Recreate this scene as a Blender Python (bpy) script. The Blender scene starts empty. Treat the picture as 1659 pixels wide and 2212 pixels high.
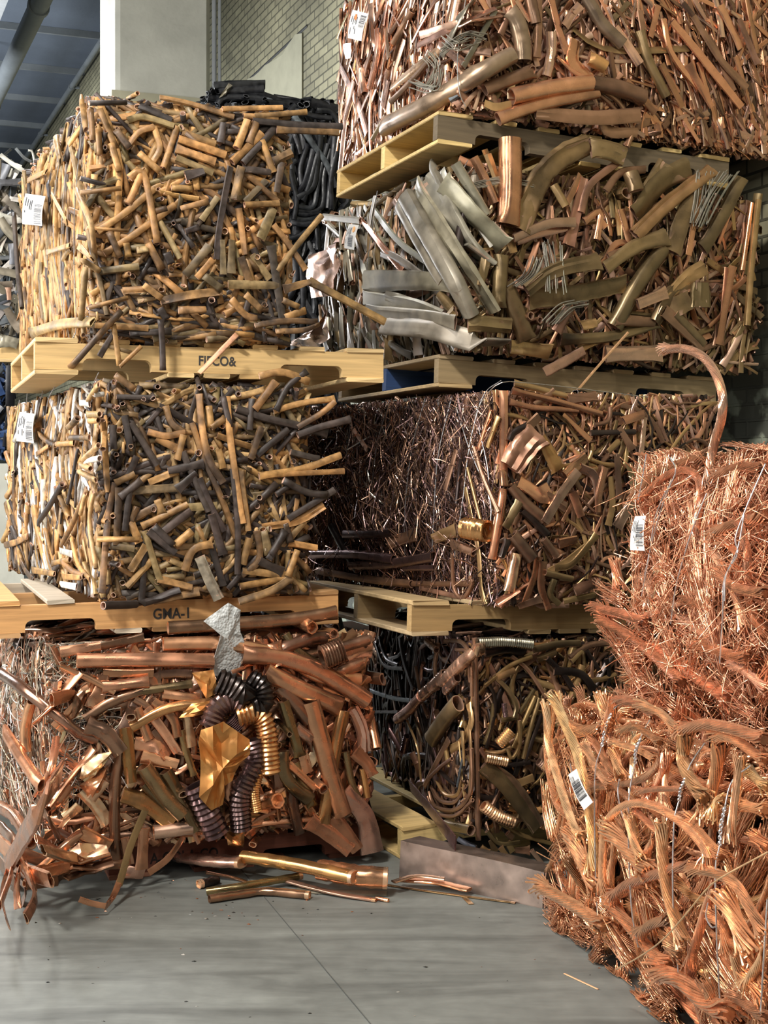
import bpy, math, random
import numpy as np
from mathutils import Matrix, Vector

rng = np.random.default_rng(7)
random.seed(7)
scene = bpy.context.scene
COL = scene.collection
FPX, CX, HY, CAMH = 2900.0, 829.5, 1040.0, 1.35

# ------------------------------------------------------------------ camera
cam_d = bpy.data.cameras.new('camera')
cam = bpy.data.objects.new('camera', cam_d)
COL.objects.link(cam)
cam.location = (0, 0, CAMH)
cam.rotation_euler = (math.pi / 2, 0, 0)
cam_d.sensor_fit = 'VERTICAL'
cam_d.sensor_height = 36.0
cam_d.lens = FPX / 2212 * 36.0
cam_d.shift_y = -(1106 - HY) / 2212
cam_d.clip_start = 0.05
cam_d.clip_end = 100
scene.camera = cam
EYE = np.array([0, 0, CAMH])


def ray(px, py):
    return np.array([(px - CX) / FPX, 1.0, (HY - py) / FPX])


def at(px, py, D):
    """world point seen at a pixel of the photograph, D metres into the room"""
    return EYE + ray(px, py) * D


def on_plane(px, py, o, n):
    d = ray(px, py)
    return EYE + d * (np.dot(o - EYE, n) / np.dot(d, n))


# ------------------------------------------------------------------ materials
def nt(name):
    m = bpy.data.materials.new(name)
    m.use_nodes = True
    t = m.node_tree
    b = t.nodes['Principled BSDF']
    return m, t, b


def N(t, typ, **kw):
    n = t.nodes.new(typ)
    for k, v in kw.items():
        setattr(n, k, v)
    return n


def scrap_mat(name, metallic, rough, char=(0.035, 0.026, 0.022), char_w=0.5, nscale=9.0, mott=0.35, bump=0.25, rvar=0.12, coat=0.0, fine=7, cr=(0.86, 1.2)):
    """metal with its own colour in the attribute 'col' (alpha = how charred or dusty it is)"""
    m, t, b = nt(name)
    L = t.links.new
    at_ = N(t, 'ShaderNodeAttribute', attribute_name='col')
    geo = N(t, 'ShaderNodeTexCoord')
    n1 = N(t, 'ShaderNodeTexNoise')
    n1.inputs['Scale'].default_value = nscale
    n1.inputs['Detail'].default_value = 5
    L(geo.outputs['Object'], n1.inputs['Vector'])
    n2 = N(t, 'ShaderNodeTexNoise')
    n2.inputs['Scale'].default_value = nscale * fine
    n2.inputs['Detail'].default_value = 4
    L(geo.outputs['Object'], n2.inputs['Vector'])
    # charred patches: noise + alpha
    add = N(t, 'ShaderNodeMath', operation='ADD')
    L(n1.outputs['Fac'], add.inputs[0])
    L(at_.outputs['Alpha'], add.inputs[1])
    ramp = N(t, 'ShaderNodeMapRange')
    ramp.inputs['From Min'].default_value = cr[0]
    ramp.inputs['From Max'].default_value = cr[1]
    ramp.inputs['To Max'].default_value = 0.92
    L(add.outputs[0], ramp.inputs['Value'])
    mix = N(t, 'ShaderNodeMix', data_type='RGBA')
    L(ramp.outputs[0], mix.inputs[0])
    L(at_.outputs['Color'], mix.inputs[6])
    mix.inputs[7].default_value = (*char, 1)
    # small mottling of the surface
    mr = N(t, 'ShaderNodeMapRange')
    mr.inputs['From Min'].default_value = 0.3
    mr.inputs['From Max'].default_value = 0.7
    mr.inputs['To Min'].default_value = 1 - mott
    mr.inputs['To Max'].default_value = 1 + mott
    L(n2.outputs['Fac'], mr.inputs['Value'])
    mul = N(t, 'ShaderNodeMix', data_type='RGBA', blend_type='MULTIPLY')
    mul.inputs[0].default_value = 1
    L(mix.outputs[2], mul.inputs[6])
    L(mr.outputs[0], mul.inputs[7])
    L(mul.outputs[2], b.inputs['Base Color'])
    rr = N(t, 'ShaderNodeMapRange')
    rr.inputs['To Min'].default_value = max(0.05, rough - rvar)
    rr.inputs['To Max'].default_value = min(1, rough + rvar)
    rr.inputs['From Min'].default_value = 0.3
    rr.inputs['From Max'].default_value = 0.7
    L(n2.outputs['Fac'], rr.inputs['Value'])
    L(rr.outputs[0], b.inputs['Roughness'])
    b.inputs['Metallic'].default_value = metallic
    b.inputs['Coat Weight'].default_value = coat
    b.inputs['Coat Roughness'].default_value = 0.25
    if bump:
        bp = N(t, 'ShaderNodeBump')
        bp.inputs['Strength'].default_value = bump
        bp.inputs['Distance'].default_value = 0.004
        L(n2.outputs['Fac'], bp.inputs['Height'])
        L(bp.outputs[0], b.inputs['Normal'])
    return m


M_TAN = scrap_mat('rusty_tube', 0.12, 0.52, nscale=8, mott=0.42, fine=5, cr=(0.80, 1.16))
M_COP = scrap_mat('copper_scrap', 0.86, 0.27, nscale=5, mott=0.18, coat=0.3, bump=0.12, fine=3)
M_DULL = scrap_mat('dull_copper', 0.66, 0.35, nscale=5, mott=0.24, coat=0.15, bump=0.14, fine=3)
M_WIRE = scrap_mat('bright_copper_wire', 0.74, 0.26, nscale=5, mott=0.12, bump=0, coat=0.5)
M_GREY = scrap_mat('grey_metal', 0.35, 0.42, char=(0.06, 0.05, 0.04), nscale=5, coat=0.12, bump=0.12, fine=3)
M_TIE = scrap_mat('galvanised_wire', 0.85, 0.35, mott=0.1, bump=0)
M_RUB = scrap_mat('black_rubber', 0.0, 0.45, char=(0.006, 0.006, 0.007), nscale=5, mott=0.4)
M_BLUE = scrap_mat('blue_plastic', 0.0, 0.4, char=(0.01, 0.015, 0.03), nscale=4, mott=0.2)


def wood_mat(name, char=(0.05, 0.035, 0.02)):
    m, t, b = nt(name)
    L = t.links.new
    at_ = N(t, 'ShaderNodeAttribute', attribute_name='col')
    tc = N(t, 'ShaderNodeTexCoord')
    mp = N(t, 'ShaderNodeMapping')
    mp.inputs['Scale'].default_value = (3, 30, 60)
    L(tc.outputs['Object'], mp.inputs['Vector'])
    n1 = N(t, 'ShaderNodeTexNoise')
    n1.inputs['Scale'].default_value = 1.3
    n1.inputs['Detail'].default_value = 6
    n1.inputs['Distortion'].default_value = 0.6
    L(mp.outputs[0], n1.inputs['Vector'])
    n2 = N(t, 'ShaderNodeTexNoise')
    n2.inputs['Scale'].default_value = 5
    n2.inputs['Detail'].default_value = 6
    L(tc.outputs['Object'], n2.inputs['Vector'])
    mr = N(t, 'ShaderNodeMapRange')
    mr.inputs['From Min'].default_value = 0.3
    mr.inputs['From Max'].default_value = 0.7
    mr.inputs['To Min'].default_value = 0.78
    mr.inputs['To Max'].default_value = 1.15
    L(n1.outputs['Fac'], mr.inputs['Value'])
    mul = N(t, 'ShaderNodeMix', data_type='RGBA', blend_type='MULTIPLY')
    mul.inputs[0].default_value = 1
    L(at_.outputs['Color'], mul.inputs[6])
    L(mr.outputs[0], mul.inputs[7])
    add = N(t, 'ShaderNodeMath', operation='ADD')
    L(n2.outputs['Fac'], add.inputs[0])
    L(at_.outputs['Alpha'], add.inputs[1])
    rp = N(t, 'ShaderNodeMapRange')
    rp.inputs['From Min'].default_value = 0.85
    rp.inputs['From Max'].default_value = 1.2
    rp.inputs['To Max'].default_value = 0.8
    L(add.outputs[0], rp.inputs['Value'])
    mix = N(t, 'ShaderNodeMix', data_type='RGBA')
    L(rp.outputs[0], mix.inputs[0])
    L(mul.outputs[2], mix.inputs[6])
    mix.inputs[7].default_value = (*char, 1)
    L(mix.outputs[2], b.inputs['Base Color'])
    b.inputs['Roughness'].default_value = 0.75
    bp = N(t, 'ShaderNodeBump')
    bp.inputs['Strength'].default_value = 0.3
    bp.inputs['Distance'].default_value = 0.003
    L(n1.outputs['Fac'], bp.inputs['Height'])
    L(bp.outputs[0], b.inputs['Normal'])
    return m


M_WOOD = wood_mat('pallet_wood')


def plain(name, col, rough=0.6, metallic=0.0):
    m, t, b = nt(name)
    L = t.links.new
    n = N(t, 'ShaderNodeTexNoise')
    n.inputs['Scale'].default_value = 60
    mr = N(t, 'ShaderNodeMapRange')
    mr.inputs['To Min'].default_value = 0.9
    mr.inputs['To Max'].default_value = 1.08
    L(n.outputs['Fac'], mr.inputs['Value'])
    mul = N(t, 'ShaderNodeMix', data_type='RGBA', blend_type='MULTIPLY')
    mul.inputs[0].default_value = 1
    mul.inputs[6].default_value = (*col, 1)
    L(mr.outputs[0], mul.inputs[7])
    L(mul.outputs[2], b.inputs['Base Color'])
    b.inputs['Roughness'].default_value = rough
    b.inputs['Metallic'].default_value = metallic
    return m


M_PAPER = plain('tag_paper', (0.72, 0.70, 0.66), 0.6)
M_INK = plain('tag_ink', (0.03, 0.03, 0.035), 0.6)
M_ORANGE = plain('orange_sticker', (0.85, 0.16, 0.03), 0.5)
M_YELLOW = plain('yellow_sticker', (0.85, 0.38, 0.05), 0.5)
M_STENCIL = plain('stencil_ink', (0.045, 0.04, 0.035), 0.8)

# ------------------------------------------------------------------ mesh helpers


def link(name, me, mat, parent=None):
    o = bpy.data.objects.new(name, me)
    COL.objects.link(o)
    if mat:
        me.materials.append(mat)
    if parent is not None:
        o.parent = parent
    return o


def mesh(name, V, F, col, mat, parent=None, smooth=True, off=None):
    """one mesh object; V in world metres, F quads or a list of polygons, col one colour or one per vertex"""
    V = np.asarray(V, dtype=np.float32).reshape(-1, 3)
    if off is None and parent is not None:
        off = ROOT_LOC.get(parent.name)
    if off is not None:
        V = V - np.asarray(off, dtype=np.float32)
    me = bpy.data.meshes.new(name)
    if isinstance(F, np.ndarray):
        nf, k = F.shape
        me.vertices.add(len(V))
        me.vertices.foreach_set('co', V.ravel())
        me.loops.add(nf * k)
        me.loops.foreach_set('vertex_index', F.astype(np.int32).ravel())
        me.polygons.add(nf)
        me.polygons.foreach_set('loop_start', np.arange(0, nf * k, k, dtype=np.int32))
        me.polygons.foreach_set('use_smooth', np.full(nf, smooth, dtype=bool))
        me.update(calc_edges=True)
        if smooth and nf < 400000:
            me.set_sharp_from_angle(angle=math.radians(41))
    else:
        me.from_pydata(V.tolist(), [], [list(f) for f in F])
        for p in me.polygons:
            p.use_smooth = smooth
        if smooth:
            me.set_sharp_from_angle(angle=math.radians(28))
    ca = me.attributes.new('col', 'FLOAT_COLOR', 'POINT')
    col = np.asarray(col, dtype=np.float32)
    if col.ndim == 1:
        col = np.tile(col, (len(V), 1))
    ca.data.foreach_set('color', col.ravel())
    return link(name, me, mat, parent)


ROOT_LOC = {}


def thing(name, loc, label, cat, group=None, basis=None):
    o = bpy.data.objects.new(name, None)
    COL.objects.link(o)
    o.empty_display_size = 0.1
    o.location = [float(x) for x in loc]
    ROOT_LOC[o.name] = np.array(loc, dtype=float)
    o['label'] = label
    o['category'] = cat
    if group:
        o['group'] = group
    return o


def tag(o, label, cat, group=None, kind=None):
    o['label'] = label
    o['category'] = cat
    if group:
        o['group'] = group
    if kind:
        o['kind'] = kind
    return o


def unit(v):
    v = np.asarray(v, dtype=float)
    return v / np.maximum(np.linalg.norm(v, axis=-1, keepdims=True), 1e-9)


def sweep(P, a, b, ref, k=8, hollow=True, tw=None, crumple=0.0, wall=0.8):
    """tubes along P (N,M,3); semi-axes a (across) and b (along ref). Returns V (N,R*k,3), F (quads of one tube)"""
    P = np.asarray(P, dtype=float)
    n, m, _ = P.shape
    a, b = np.asarray(a, dtype=float), np.asarray(b, dtype=float)
    a = np.broadcast_to(a.reshape(n, -1) if a.size > 1 else a.reshape(1, 1), (n, m))
    b = np.broadcast_to(b.reshape(n, -1) if b.size > 1 else b.reshape(1, 1), (n, m))
    t = unit(np.gradient(P, axis=1))
    ref = np.broadcast_to(np.asarray(ref, dtype=float).reshape(-1, 1, 3), (n, m, 3))
    dot = (ref * t).sum(-1, keepdims=True)
    alt = np.broadcast_to(np.array([0.2, 0.1, 1.0]), ref.shape)
    ref2 = np.where(np.abs(dot) > 0.93, alt, ref)
    n1 = unit(ref2 - (ref2 * t).sum(-1, keepdims=True) * t)
    sd = np.cross(t, n1)
    if tw is not None:
        c, s = np.cos(tw)[..., None], np.sin(tw)[..., None]
        n1, sd = n1 * c + sd * s, sd * c - n1 * s
    idx = list(range(m))
    sc = [1.0] * m
    of = [0.0] * m
    if hollow:
        idx = [0, 0, 0] + idx + [m - 1] * 3
        sc = [0.02, wall * 0.95, wall] + sc + [wall, wall * 0.95, 0.02]
        of = [3.0, 3.0, 0.0] + of + [0.0, -3.0, -3.0]
    else:
        idx = [0] + idx + [m - 1]
        sc = [0.02] + sc + [0.02]
        of = [0.0] + of + [0.0]
    idx = np.array(idx)
    sc = np.array(sc)
    R = len(idx)
    seg = np.linalg.norm(P[:, -1] - P[:, 0], axis=-1)
    dep = np.minimum(a[:, :1] * 1.0, seg[:, None] * 0.1)
    C = P[:, idx] + t[:, idx] * (dep * np.array(of)[None, :])[..., None]
    A = a[:, idx] * sc
    B = b[:, idx] * sc
    ph = np.arange(k) * 2 * np.pi / k
    cs, sn = np.cos(ph), np.sin(ph)
    sn = np.sign(np.round(sn, 6)) * np.abs(sn) ** 0.7
    V = C[:, :, None, :] + sd[:, idx][:, :, None, :] * (A[:, :, None] * cs)[..., None] + n1[:, idx][:, :, None, :] * (B[:, :, None] * sn)[..., None]
    if crumple:
        cr = rng.normal(0, 1, (n, 1, k, 1)) * 1.1 + rng.normal(0, 1, (n, R, k, 1)) * 0.35
        V = V + cr * (crumple * np.minimum(A, B * 2)[:, :, None, None]) * n1[:, idx][:, :, None, :]
    r0 = np.arange(R - 1)[:, None] * k
    j = np.arange(k)[None, :]
    j2 = (j + 1) % k
    F = np.stack([r0 + j, r0 + j2, r0 + k + j2, r0 + k + j], -1).reshape(-1, 4)
    return V.reshape(n, R * k, 3), F


def batch(V, F):
    n, v, _ = V.shape
    FF = (F[None] + (np.arange(n) * v)[:, None, None]).reshape(-1, 4)
    return V.reshape(-1, 3), FF


def smooth_path(pts, m):
    """Catmull-Rom through pts, m points evenly spaced"""
    pts = np.asarray(pts, dtype=float)
    if len(pts) == 2:
        q = np.linspace(0, 1, m)[:, None]
        return pts[0] * (1 - q) + pts[1] * q
    p = np.vstack([2 * pts[0] - pts[1], pts, 2 * pts[-1] - pts[-2]])
    out = []
    for i in range(1, len(p) - 2):
        for q in np.linspace(0, 1, 12, endpoint=False):
            a, b, c, d = p[i - 1], p[i], p[i + 1], p[i + 2]
            out.append(0.5 * (2 * b + (c - a) * q + (2 * a - 5 * b + 4 * c - d) * q * q + (3 * b - a - 3 * c + d) * q ** 3))
    out.append(pts[-1])
    out = np.array(out)
    s = np.concatenate([[0], np.cumsum(np.linalg.norm(np.diff(out, axis=0), axis=1))])
    q = np.linspace(0, s[-1], m)
    return np.stack([np.interp(q, s, out[:, i]) for i in range(3)], -1)


# ------------------------------------------------------------------ colours (linear, of the things themselves)
def lin(r, g, b):
    f = lambda c: ((c / 255 + 0.055) / 1.055) ** 2.4 if c > 10 else c / 255 / 12.92
    return np.array([f(r), f(g), f(b)])


PAL = {
    't': (lin(174, 131, 80), 0.42), 'd': (lin(76, 64, 57), 0.5), 'o': (lin(140, 118, 80), 0.42),
    'c': (lin(207, 150, 113), 0.21), 'b': (lin(144, 108, 84), 0.28), 'h': (lin(242, 196, 156), 0.08),
    'g': (lin(138, 130, 112), 0.26), 'v': (lin(132, 110, 76), 0.28), 'y': (lin(200, 148, 94), 0.14),
    'k': (lin(60, 49, 44), 0.5), 'p': (lin(198, 158, 134), 0.2), 's': (lin(204, 199, 190), 0.1),
    'n': (lin(226, 165, 121), 0.0), 'l': (lin(238, 186, 138), 0.0), 'x': (lin(26, 27, 30), 0.2),
    'u': (lin(44, 66, 104), 0.3), 'm': (lin(122, 94, 90), 0.28), 'e': (lin(104, 109, 114), 0.3),
    'w': (lin(174, 140, 94), 0.3), 'q': (lin(122, 116, 102), 0.1), 'a': (lin(152, 130, 106), 0.26),
    'f': (lin(218, 152, 114), 0.0), 'r': (lin(240, 190, 156), 0.0),
    'z': (lin(206, 144, 80), 0.1),
}


def colours(spec, n):
    """spec like 't6d3o1': n colours drawn in those shares, each a little different"""
    import re
    it = re.findall(r'([a-z])([\d.]*)', spec)
    w = np.array([float(x[1] or 1) for x in it])
    ch = rng.choice(len(it), n, p=w / w.sum())
    base = np.array([np.append(*PAL[x[0]]) for x in it])[ch]
    br = np.exp(rng.normal(0, 0.16, (n, 1)))
    base[:, :3] = np.clip(base[:, :3] * br * np.exp(rng.normal(0, 0.022, (n, 3))), 0.004, 0.95)
    base[:, 3] = np.clip(base[:, 3] + rng.normal(0, 0.12, n), 0, 0.9)
    return base

# ------------------------------------------------------------------ bales
class Bale:
    """a wire-tied block of scrap: plan corners L (far end of the side face), C (near corner), R (far end of the front), z0..z1"""

    def __init__(s, name, label, cat, L, C, R, z0, z1, group=None, tilt=0.0, bulge=0.03):
        s.L, s.C, s.R = [np.array([p[0], p[1]]) for p in (L, C, R)]
        s.z0, s.z1 = z0, z1
        s.B = s.L + s.R - s.C
        mid = (s.L + s.R) / 2
        s.root = thing(name, (mid[0], mid[1], z0), label, cat, group)
        s.mid = np.array([mid[0], mid[1], (z0 + z1) / 2])
        s.H = z1 - z0
        s.bulge = bulge
        s.faces = {}
        for key, (p, q, ta) in {'side': (s.L, s.C, 0), 'front': (s.C, s.R, tilt), 'end': (s.R, s.B, 0), 'back': (s.B, s.L, 0)}.items():
            e1 = q - p
            S = np.linalg.norm(e1)
            e1 = np.append(e1 / S, -ta)
            n = np.array([e1[1], -e1[0], 0.0])
            n = unit(n)
            o = np.array([p[0], p[1], z0])
            if np.dot(n, s.mid - o) > 0:
                n = -n
            s.faces[key] = dict(o=o, e1=e1, e2=np.array([0, 0, 1.0]), n=n, S=S, T=s.H)
        o = np.array([s.C[0], s.C[1], z1])
        f = s.faces['front']
        g = s.faces['side']
        s.faces['top'] = dict(o=o, e1=f['e1'], e2=-g['e1'], n=np.array([0, 0, 1.0]), S=f['S'], T=g['S'])
        s.count = {}
        s.rest = {}
        s.seq = 0
        # px of the near corner
        s.cpx = CX + FPX * s.C[0] / s.C[1]
        s.sub = None

    def surf(s, f, u, v, d):
        """face coordinates (metres) -> world; the face bulges a little in the middle"""
        bl = s.bulge * (1 - np.clip(2 * u / f['S'] - 1, -1, 1) ** 2) * (1 - np.clip(2 * v / f['T'] - 1, -1, 1) ** 2)
        return f['o'] + u[..., None] * f['e1'] + v[..., None] * f['e2'] + (d + bl)[..., None] * f['n']

    def proj(s, px, py, lift, face=None):
        """pixel of the photograph -> point on the bale's own surface, lift metres outward"""
        if face is None:
            face = 'side' if px < s.cpx else 'front'
        f = s.faces[face]
        p = on_plane(px, py, f['o'], f['n'])
        u = np.dot(p - f['o'], f['e1'])
        v = np.dot(p - f['o'], f['e2'])
        bl = s.bulge * (1 - min(1, abs(2 * u / f['S'] - 1)) ** 2) * (1 - min(1, abs(2 * v / f['T'] - 1)) ** 2)
        return on_plane(px, py, f['o'] + f['n'] * (lift + bl), f['n']), f

    def part(s, name, V, F, col, mat, smooth=True):
        """a part of its own while the bale has fewer than 100 of that name, afterwards into the mass"""
        if s.count.get(name, 0) >= 100:
            s.mass(V[None] if V.ndim == 2 else V, F, col, mat, smooth)
            return None
        s.count[name] = s.count.get(name, 0) + 1
        return mesh(name, V, F, col, mat, s.root, smooth)

    def mass(s, V, F, col, mat, smooth=True):
        n = V.shape[0]
        vv, ff = batch(V, F)
        col = np.asarray(col)
        if col.ndim == 1:
            col = np.tile(col, (len(vv), 1))
        s.rest.setdefault((mat.name, smooth), [mat, [], [], [], 0])
        r = s.rest[(mat.name, smooth)]
        r[1].append(vv)
        r[2].append(ff + r[4])
        r[3].append(col)
        r[4] += len(vv)

    def flush(s, name):
        for (mn, sm), r in s.rest.items():
            o = mesh(name, np.concatenate(r[1]), np.concatenate(r[2]), np.concatenate(r[3]), r[0], s.root, sm)
            o['kind'] = 'stuff'
        s.rest = {}

    def core(s, col, mat, inset=0.05, rough=0.03):
        """the packed inside of the bale, an uneven block well behind the pieces one sees"""
        n = 14
        fs = []
        vs = []
        base = 0
        for key in ('side', 'front', 'end', 'back', 'top'):
            f = s.faces[key]
            g = np.linspace(0, 1, n)
            U, W = np.meshgrid(g, g)
            e = inset
            ins = np.clip(U, e / f['S'], 1 - e / f['S']) * f['S']
            inv = np.clip(W, 0.025 / f['T'] if key != 'top' else e / f['T'], 1 - e / f['T']) * f['T']
            P = f['o'] + ins[..., None] * f['e1'] + inv[..., None] * f['e2'] - f['n'] * (inset + rng.random(U.shape)[..., None] * rough)
            vs.append(P.reshape(-1, 3))
            i = (np.arange(n - 1)[:, None] * n + np.arange(n - 1)[None, :]).ravel()
            fs.append(np.stack([i, i + 1, i + n + 1, i + n], -1) + base)
            base += n * n
        c = np.append(col, 0.6)
        o = mesh('packed_core', np.concatenate(vs), np.concatenate(fs), c, mat, s.root, False)
        o['kind'] = 'stuff'

    def fill(s, face, n, ln, rad, flat, pal, mat, ang=(0, 180), depth=(-0.07, 0.012), kink=0.16, curve=0.07, hollow=True, k=10, m=6,
             name=None, parts=0, region=None, tilt=0.18, rim=None, crumple=0.06, over=0.02, field=None, endon=0.0, bright_depth=0.0):
        """random pieces packed over a face. ang: (mean, spread) in degrees, or 0..180 anything"""
        f = s.faces[face]
        S, T = f['S'], f['T']
        r = region or (0, 1, 0, 1)
        # jittered grid so that no holes stay open
        cols = max(1, int(math.sqrt(n * (r[1] - r[0]) * S / max(0.01, (r[3] - r[2]) * T))))
        rows = max(1, int(math.ceil(n / cols)))
        gi = np.arange(cols * rows)
        rng.shuffle(gi)
        gi = gi[:n]
        n = len(gi)
        u = (gi % cols + rng.random(n)) / cols
        v = (gi // cols + rng.random(n)) / rows
        u = (r[0] + u * (r[1] - r[0])) * S
        v = (r[2] + v * (r[3] - r[2])) * T
        h = np.exp(rng.uniform(math.log(ln[0]), math.log(ln[1]), n)) / 2
        th = np.radians(rng.uniform(ang[0], ang[1], n) if ang[1] - ang[0] >= 180 or ang[0] == 0 else ang[0] + rng.normal(0, ang[1], n))
        if field is not None:
            th = field(u / S, v / T, th)
        a = np.exp(rng.uniform(math.log(rad[0]), math.log(rad[1]), n))
        fl = rng.uniform(flat[0], flat[1], n)
        q = np.linspace(-1, 1, m)
        du, dv = np.cos(th), np.sin(th)
        # keep most pieces inside the face
        mu, mv = np.minimum(np.abs(du) * h, S * 0.48), np.minimum(np.abs(dv) * h, T * 0.48)
        u = np.clip(u, r[0] * S + mu - over * rng.random(n) * 2, r[1] * S - mu + over * rng.random(n) * 2)
        v = np.clip(v, r[2] * T + mv + a, r[3] * T - mv - a)
        d = rng.uniform(depth[0], depth[1], n)
        cu = rng.normal(0, curve, n) * h
        kk = np.where(rng.random(n) < kink, rng.normal(0, 0.55, n), 0)
        kq = rng.uniform(-0.4, 0.4, n)
        bend = cu[:, None] * q ** 2 + (np.maximum(0, q[None, :] - kq[:, None]) * kk[:, None]) * h[:, None]
        U = u[:, None] + du[:, None] * h[:, None] * q - dv[:, None] * bend
        W = v[:, None] + dv[:, None] * h[:, None] * q + du[:, None] * bend
        D = d[:, None] + (rng.normal(0, tilt, n) * np.minimum(h, 0.06))[:, None] * q - 0.25 * np.abs(rng.normal(0, 0.05, n))[:, None] * q ** 2 * h[:, None] * 4
        if endon:
            e = rng.random(n) < endon
            lnn = rng.uniform(0.04, 0.09, n)
            U = np.where(e[:, None], u[:, None] + q * 0.012 * rng.normal(0, 1, n)[:, None], U)
            W = np.where(e[:, None], v[:, None] + q * 0.012 * rng.normal(0, 1, n)[:, None], W)
            D = np.where(e[:, None], -0.05 + q[None, :] * lnn[:, None], D)
            fl = np.where(e, np.clip(fl * 1.6, 0.6, 1), fl)
        U = np.clip(U, -over, S + over)
        if face != 'top':
            W = np.clip(W, 0.0, T)
        P = s.surf(f, U, W, D)
        av = a[:, None] * (1 + rng.normal(0, 0.015, (n, m)))
        fv = fl[:, None] * (1 + rng.normal(0, 0.05, (n, m)))
        crush = np.where(rng.random((n, 2)) < 0.35, rng.uniform(0.25, 0.8, (n, 2)), 1.0)
        fv[:, 0] *= crush[:, 0]
        fv[:, -1] *= crush[:, 1]
        av[:, 0] *= 1 + (1 - crush[:, 0]) * 0.35
        av[:, -1] *= 1 + (1 - crush[:, 1]) * 0.35
        tw = rng.normal(0, 0.35, (n, 1)) + rng.normal(0, 0.25, (n, 1)) * q
        V, F = sweep(P, av, av * fv, f['n'], k=k, hollow=hollow, tw=tw, crumple=crumple)
        c = colours(pal, n)
        if bright_depth:
            c[:, 3] = np.clip(c[:, 3], 0, 0.9)
        cv = np.repeat(c[:, None, :], V.shape[1], axis=1)
        if rim is not None and hollow:
            rc = np.append(*PAL[rim])
            cv[:, 2 * k:3 * k] = rc
            cv[:, -3 * k:-2 * k] = rc
        order = np.argsort(-(h * a * np.clip(0.3 + (d - depth[0]) / (depth[1] - depth[0]), 0, 1) ** 2)) if parts else []
        chosen = np.zeros(n, bool)
        for i in list(order)[:parts]:
            if s.count.get(name, 0) < 100:
                chosen[i] = True
                s.part(name, V[i], F, cv[i], mat)
        if (~chosen).any():
            s.mass(V[~chosen], F, cv[~chosen].reshape(-1, 4), mat)

    def trace(s, ox, oy, sc, text, mat, lift=(0.012, 0.03), face=None, names=None, rim=None, mats=None, ramp=0.0):
        """pieces drawn after the photograph: 'type colour width x,y x,y ...' in the pixels of an enlarged view"""
        names = names or {}
        mats = mats or {}
        for line in text.strip().split('\n'):
            w = line.split()
            if not w:
                continue
            typ, cl, wd = w[0], w[1], float(w[2]) / sc
            pts = [tuple(float(x) for x in q.split(',')) for q in w[3:]]
            px = [(ox + x / sc, oy + y / sc) for x, y in pts]
            lf = rng.uniform(*lift) + s.seq * 0.00012
            s.seq += 1
            fc = face
            p0, f = s.proj(px[0][0], px[0][1], lf, fc)
            dist = p0[1]
            r = wd * dist / FPX / 2
            c = colours(cl, 1)[0]
            mt = mats.get(typ + cl[0]) or mats.get(typ) or mat
            if typ == 'e':
                d = unit(f['n'] + rng.normal(0, 0.22, 3))
                P = np.array([p0 - d * 0.12, p0 - d * 0.06, p0 + d * 0.015])
                V, F = sweep(P[None], [r], [r * rng.uniform(0.65, 1)], f['n'], k=10, tw=np.full((1, 3), rng.uniform(0, 3)), crumple=0.05, wall=0.78)
                cv = np.tile(c, (V.shape[1], 1))
                if rim:
                    cv[-30:-20] = np.append(*PAL[rim])
                s.part(names.get('e', 'tube'), V[0], F, cv, mt)
                continue
            W = []
            for iq, q in enumerate(px):
                pp, f2 = s.proj(q[0], q[1], lf + r * 0.5 + ramp * iq / (len(px) - 1), fc)
                W.append(pp)
            W = np.array(W)
            L = np.linalg.norm(np.diff(W, axis=0), axis=1).sum()
            if typ == 'k':
                for V, F, cv, nm in cable(W, r, cl, f['n']):
                    s.part(names.get('k', 'stranded_cable'), V, F, cv, mt)
                continue
            if typ == 'r':
                lpx = sum(math.dist(px[i], px[i + 1]) for i in range(len(px) - 1))
                m = max(16, int(lpx / (wd * 0.105)))
                P = smooth_path(W, m)
                a = r * (1 + 0.10 * np.where(np.arange(m) % 2 == 0, -1, 1) + rng.normal(0, 0.015, m))
                V, F = sweep(P[None], a[None], a[None] * rng.uniform(0.7, 0.95), f['n'], k=14, hollow=True)
                s.part(names.get('r', 'corrugated_hose'), V[0], F, np.tile(c, (V.shape[1], 1)), mt)
                continue
            m = max(5, min(26, (len(px) - 1) * 5 + 1))
            P = smooth_path(W, m)
            if typ == 'w':
                V, F = sweep(P[None], [r], [r], f['n'], k=6, hollow=False)
                s.part(names.get('w', 'wire'), V[0], F, np.tile(c, (V.shape[1], 1)), mt)
                continue
            flat = {'p': rng.uniform(0.75, 1.0), 'f': rng.uniform(0.24, 0.42), 's': 0.11}[typ]
            kk = 16 if wd > 22 else 10
            a = r * (1 + rng.normal(0, 0.012 if typ == 'p' else 0.03, m))
            fl = flat * (1 + rng.normal(0, 0.04, m))
            if typ == 'f':
                a = a * np.linspace(1 + rng.normal(0, 0.12), 1 + rng.normal(0, 0.12), m)
            for e_ in (0, -1):
                if typ != 's' and rng.random() < 0.45:
                    q = rng.uniform(0.3, 0.8)
                    fl[e_] *= q
                    a[e_] *= 1 + (1 - q) * 0.4
            tw = rng.normal(0, 0.15) + rng.normal(0, 0.2) * np.linspace(-1, 1, m)
            V, F = sweep(P[None], a[None], (a * fl)[None], f['n'], k=kk, hollow=typ != 's', tw=tw[None], crumple=0.025 if typ == 'p' else 0.10, wall=0.86 if wd > 22 else 0.78)
            cv = np.tile(c, (V.shape[1], 1))
            if rim and typ != 's':
                cv[2 * kk:3 * kk] = np.append(*PAL[rim])
                cv[-3 * kk:-2 * kk] = np.append(*PAL[rim])
            s.part(names.get(typ, 'tube'), V[0], F, cv, mt)

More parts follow.
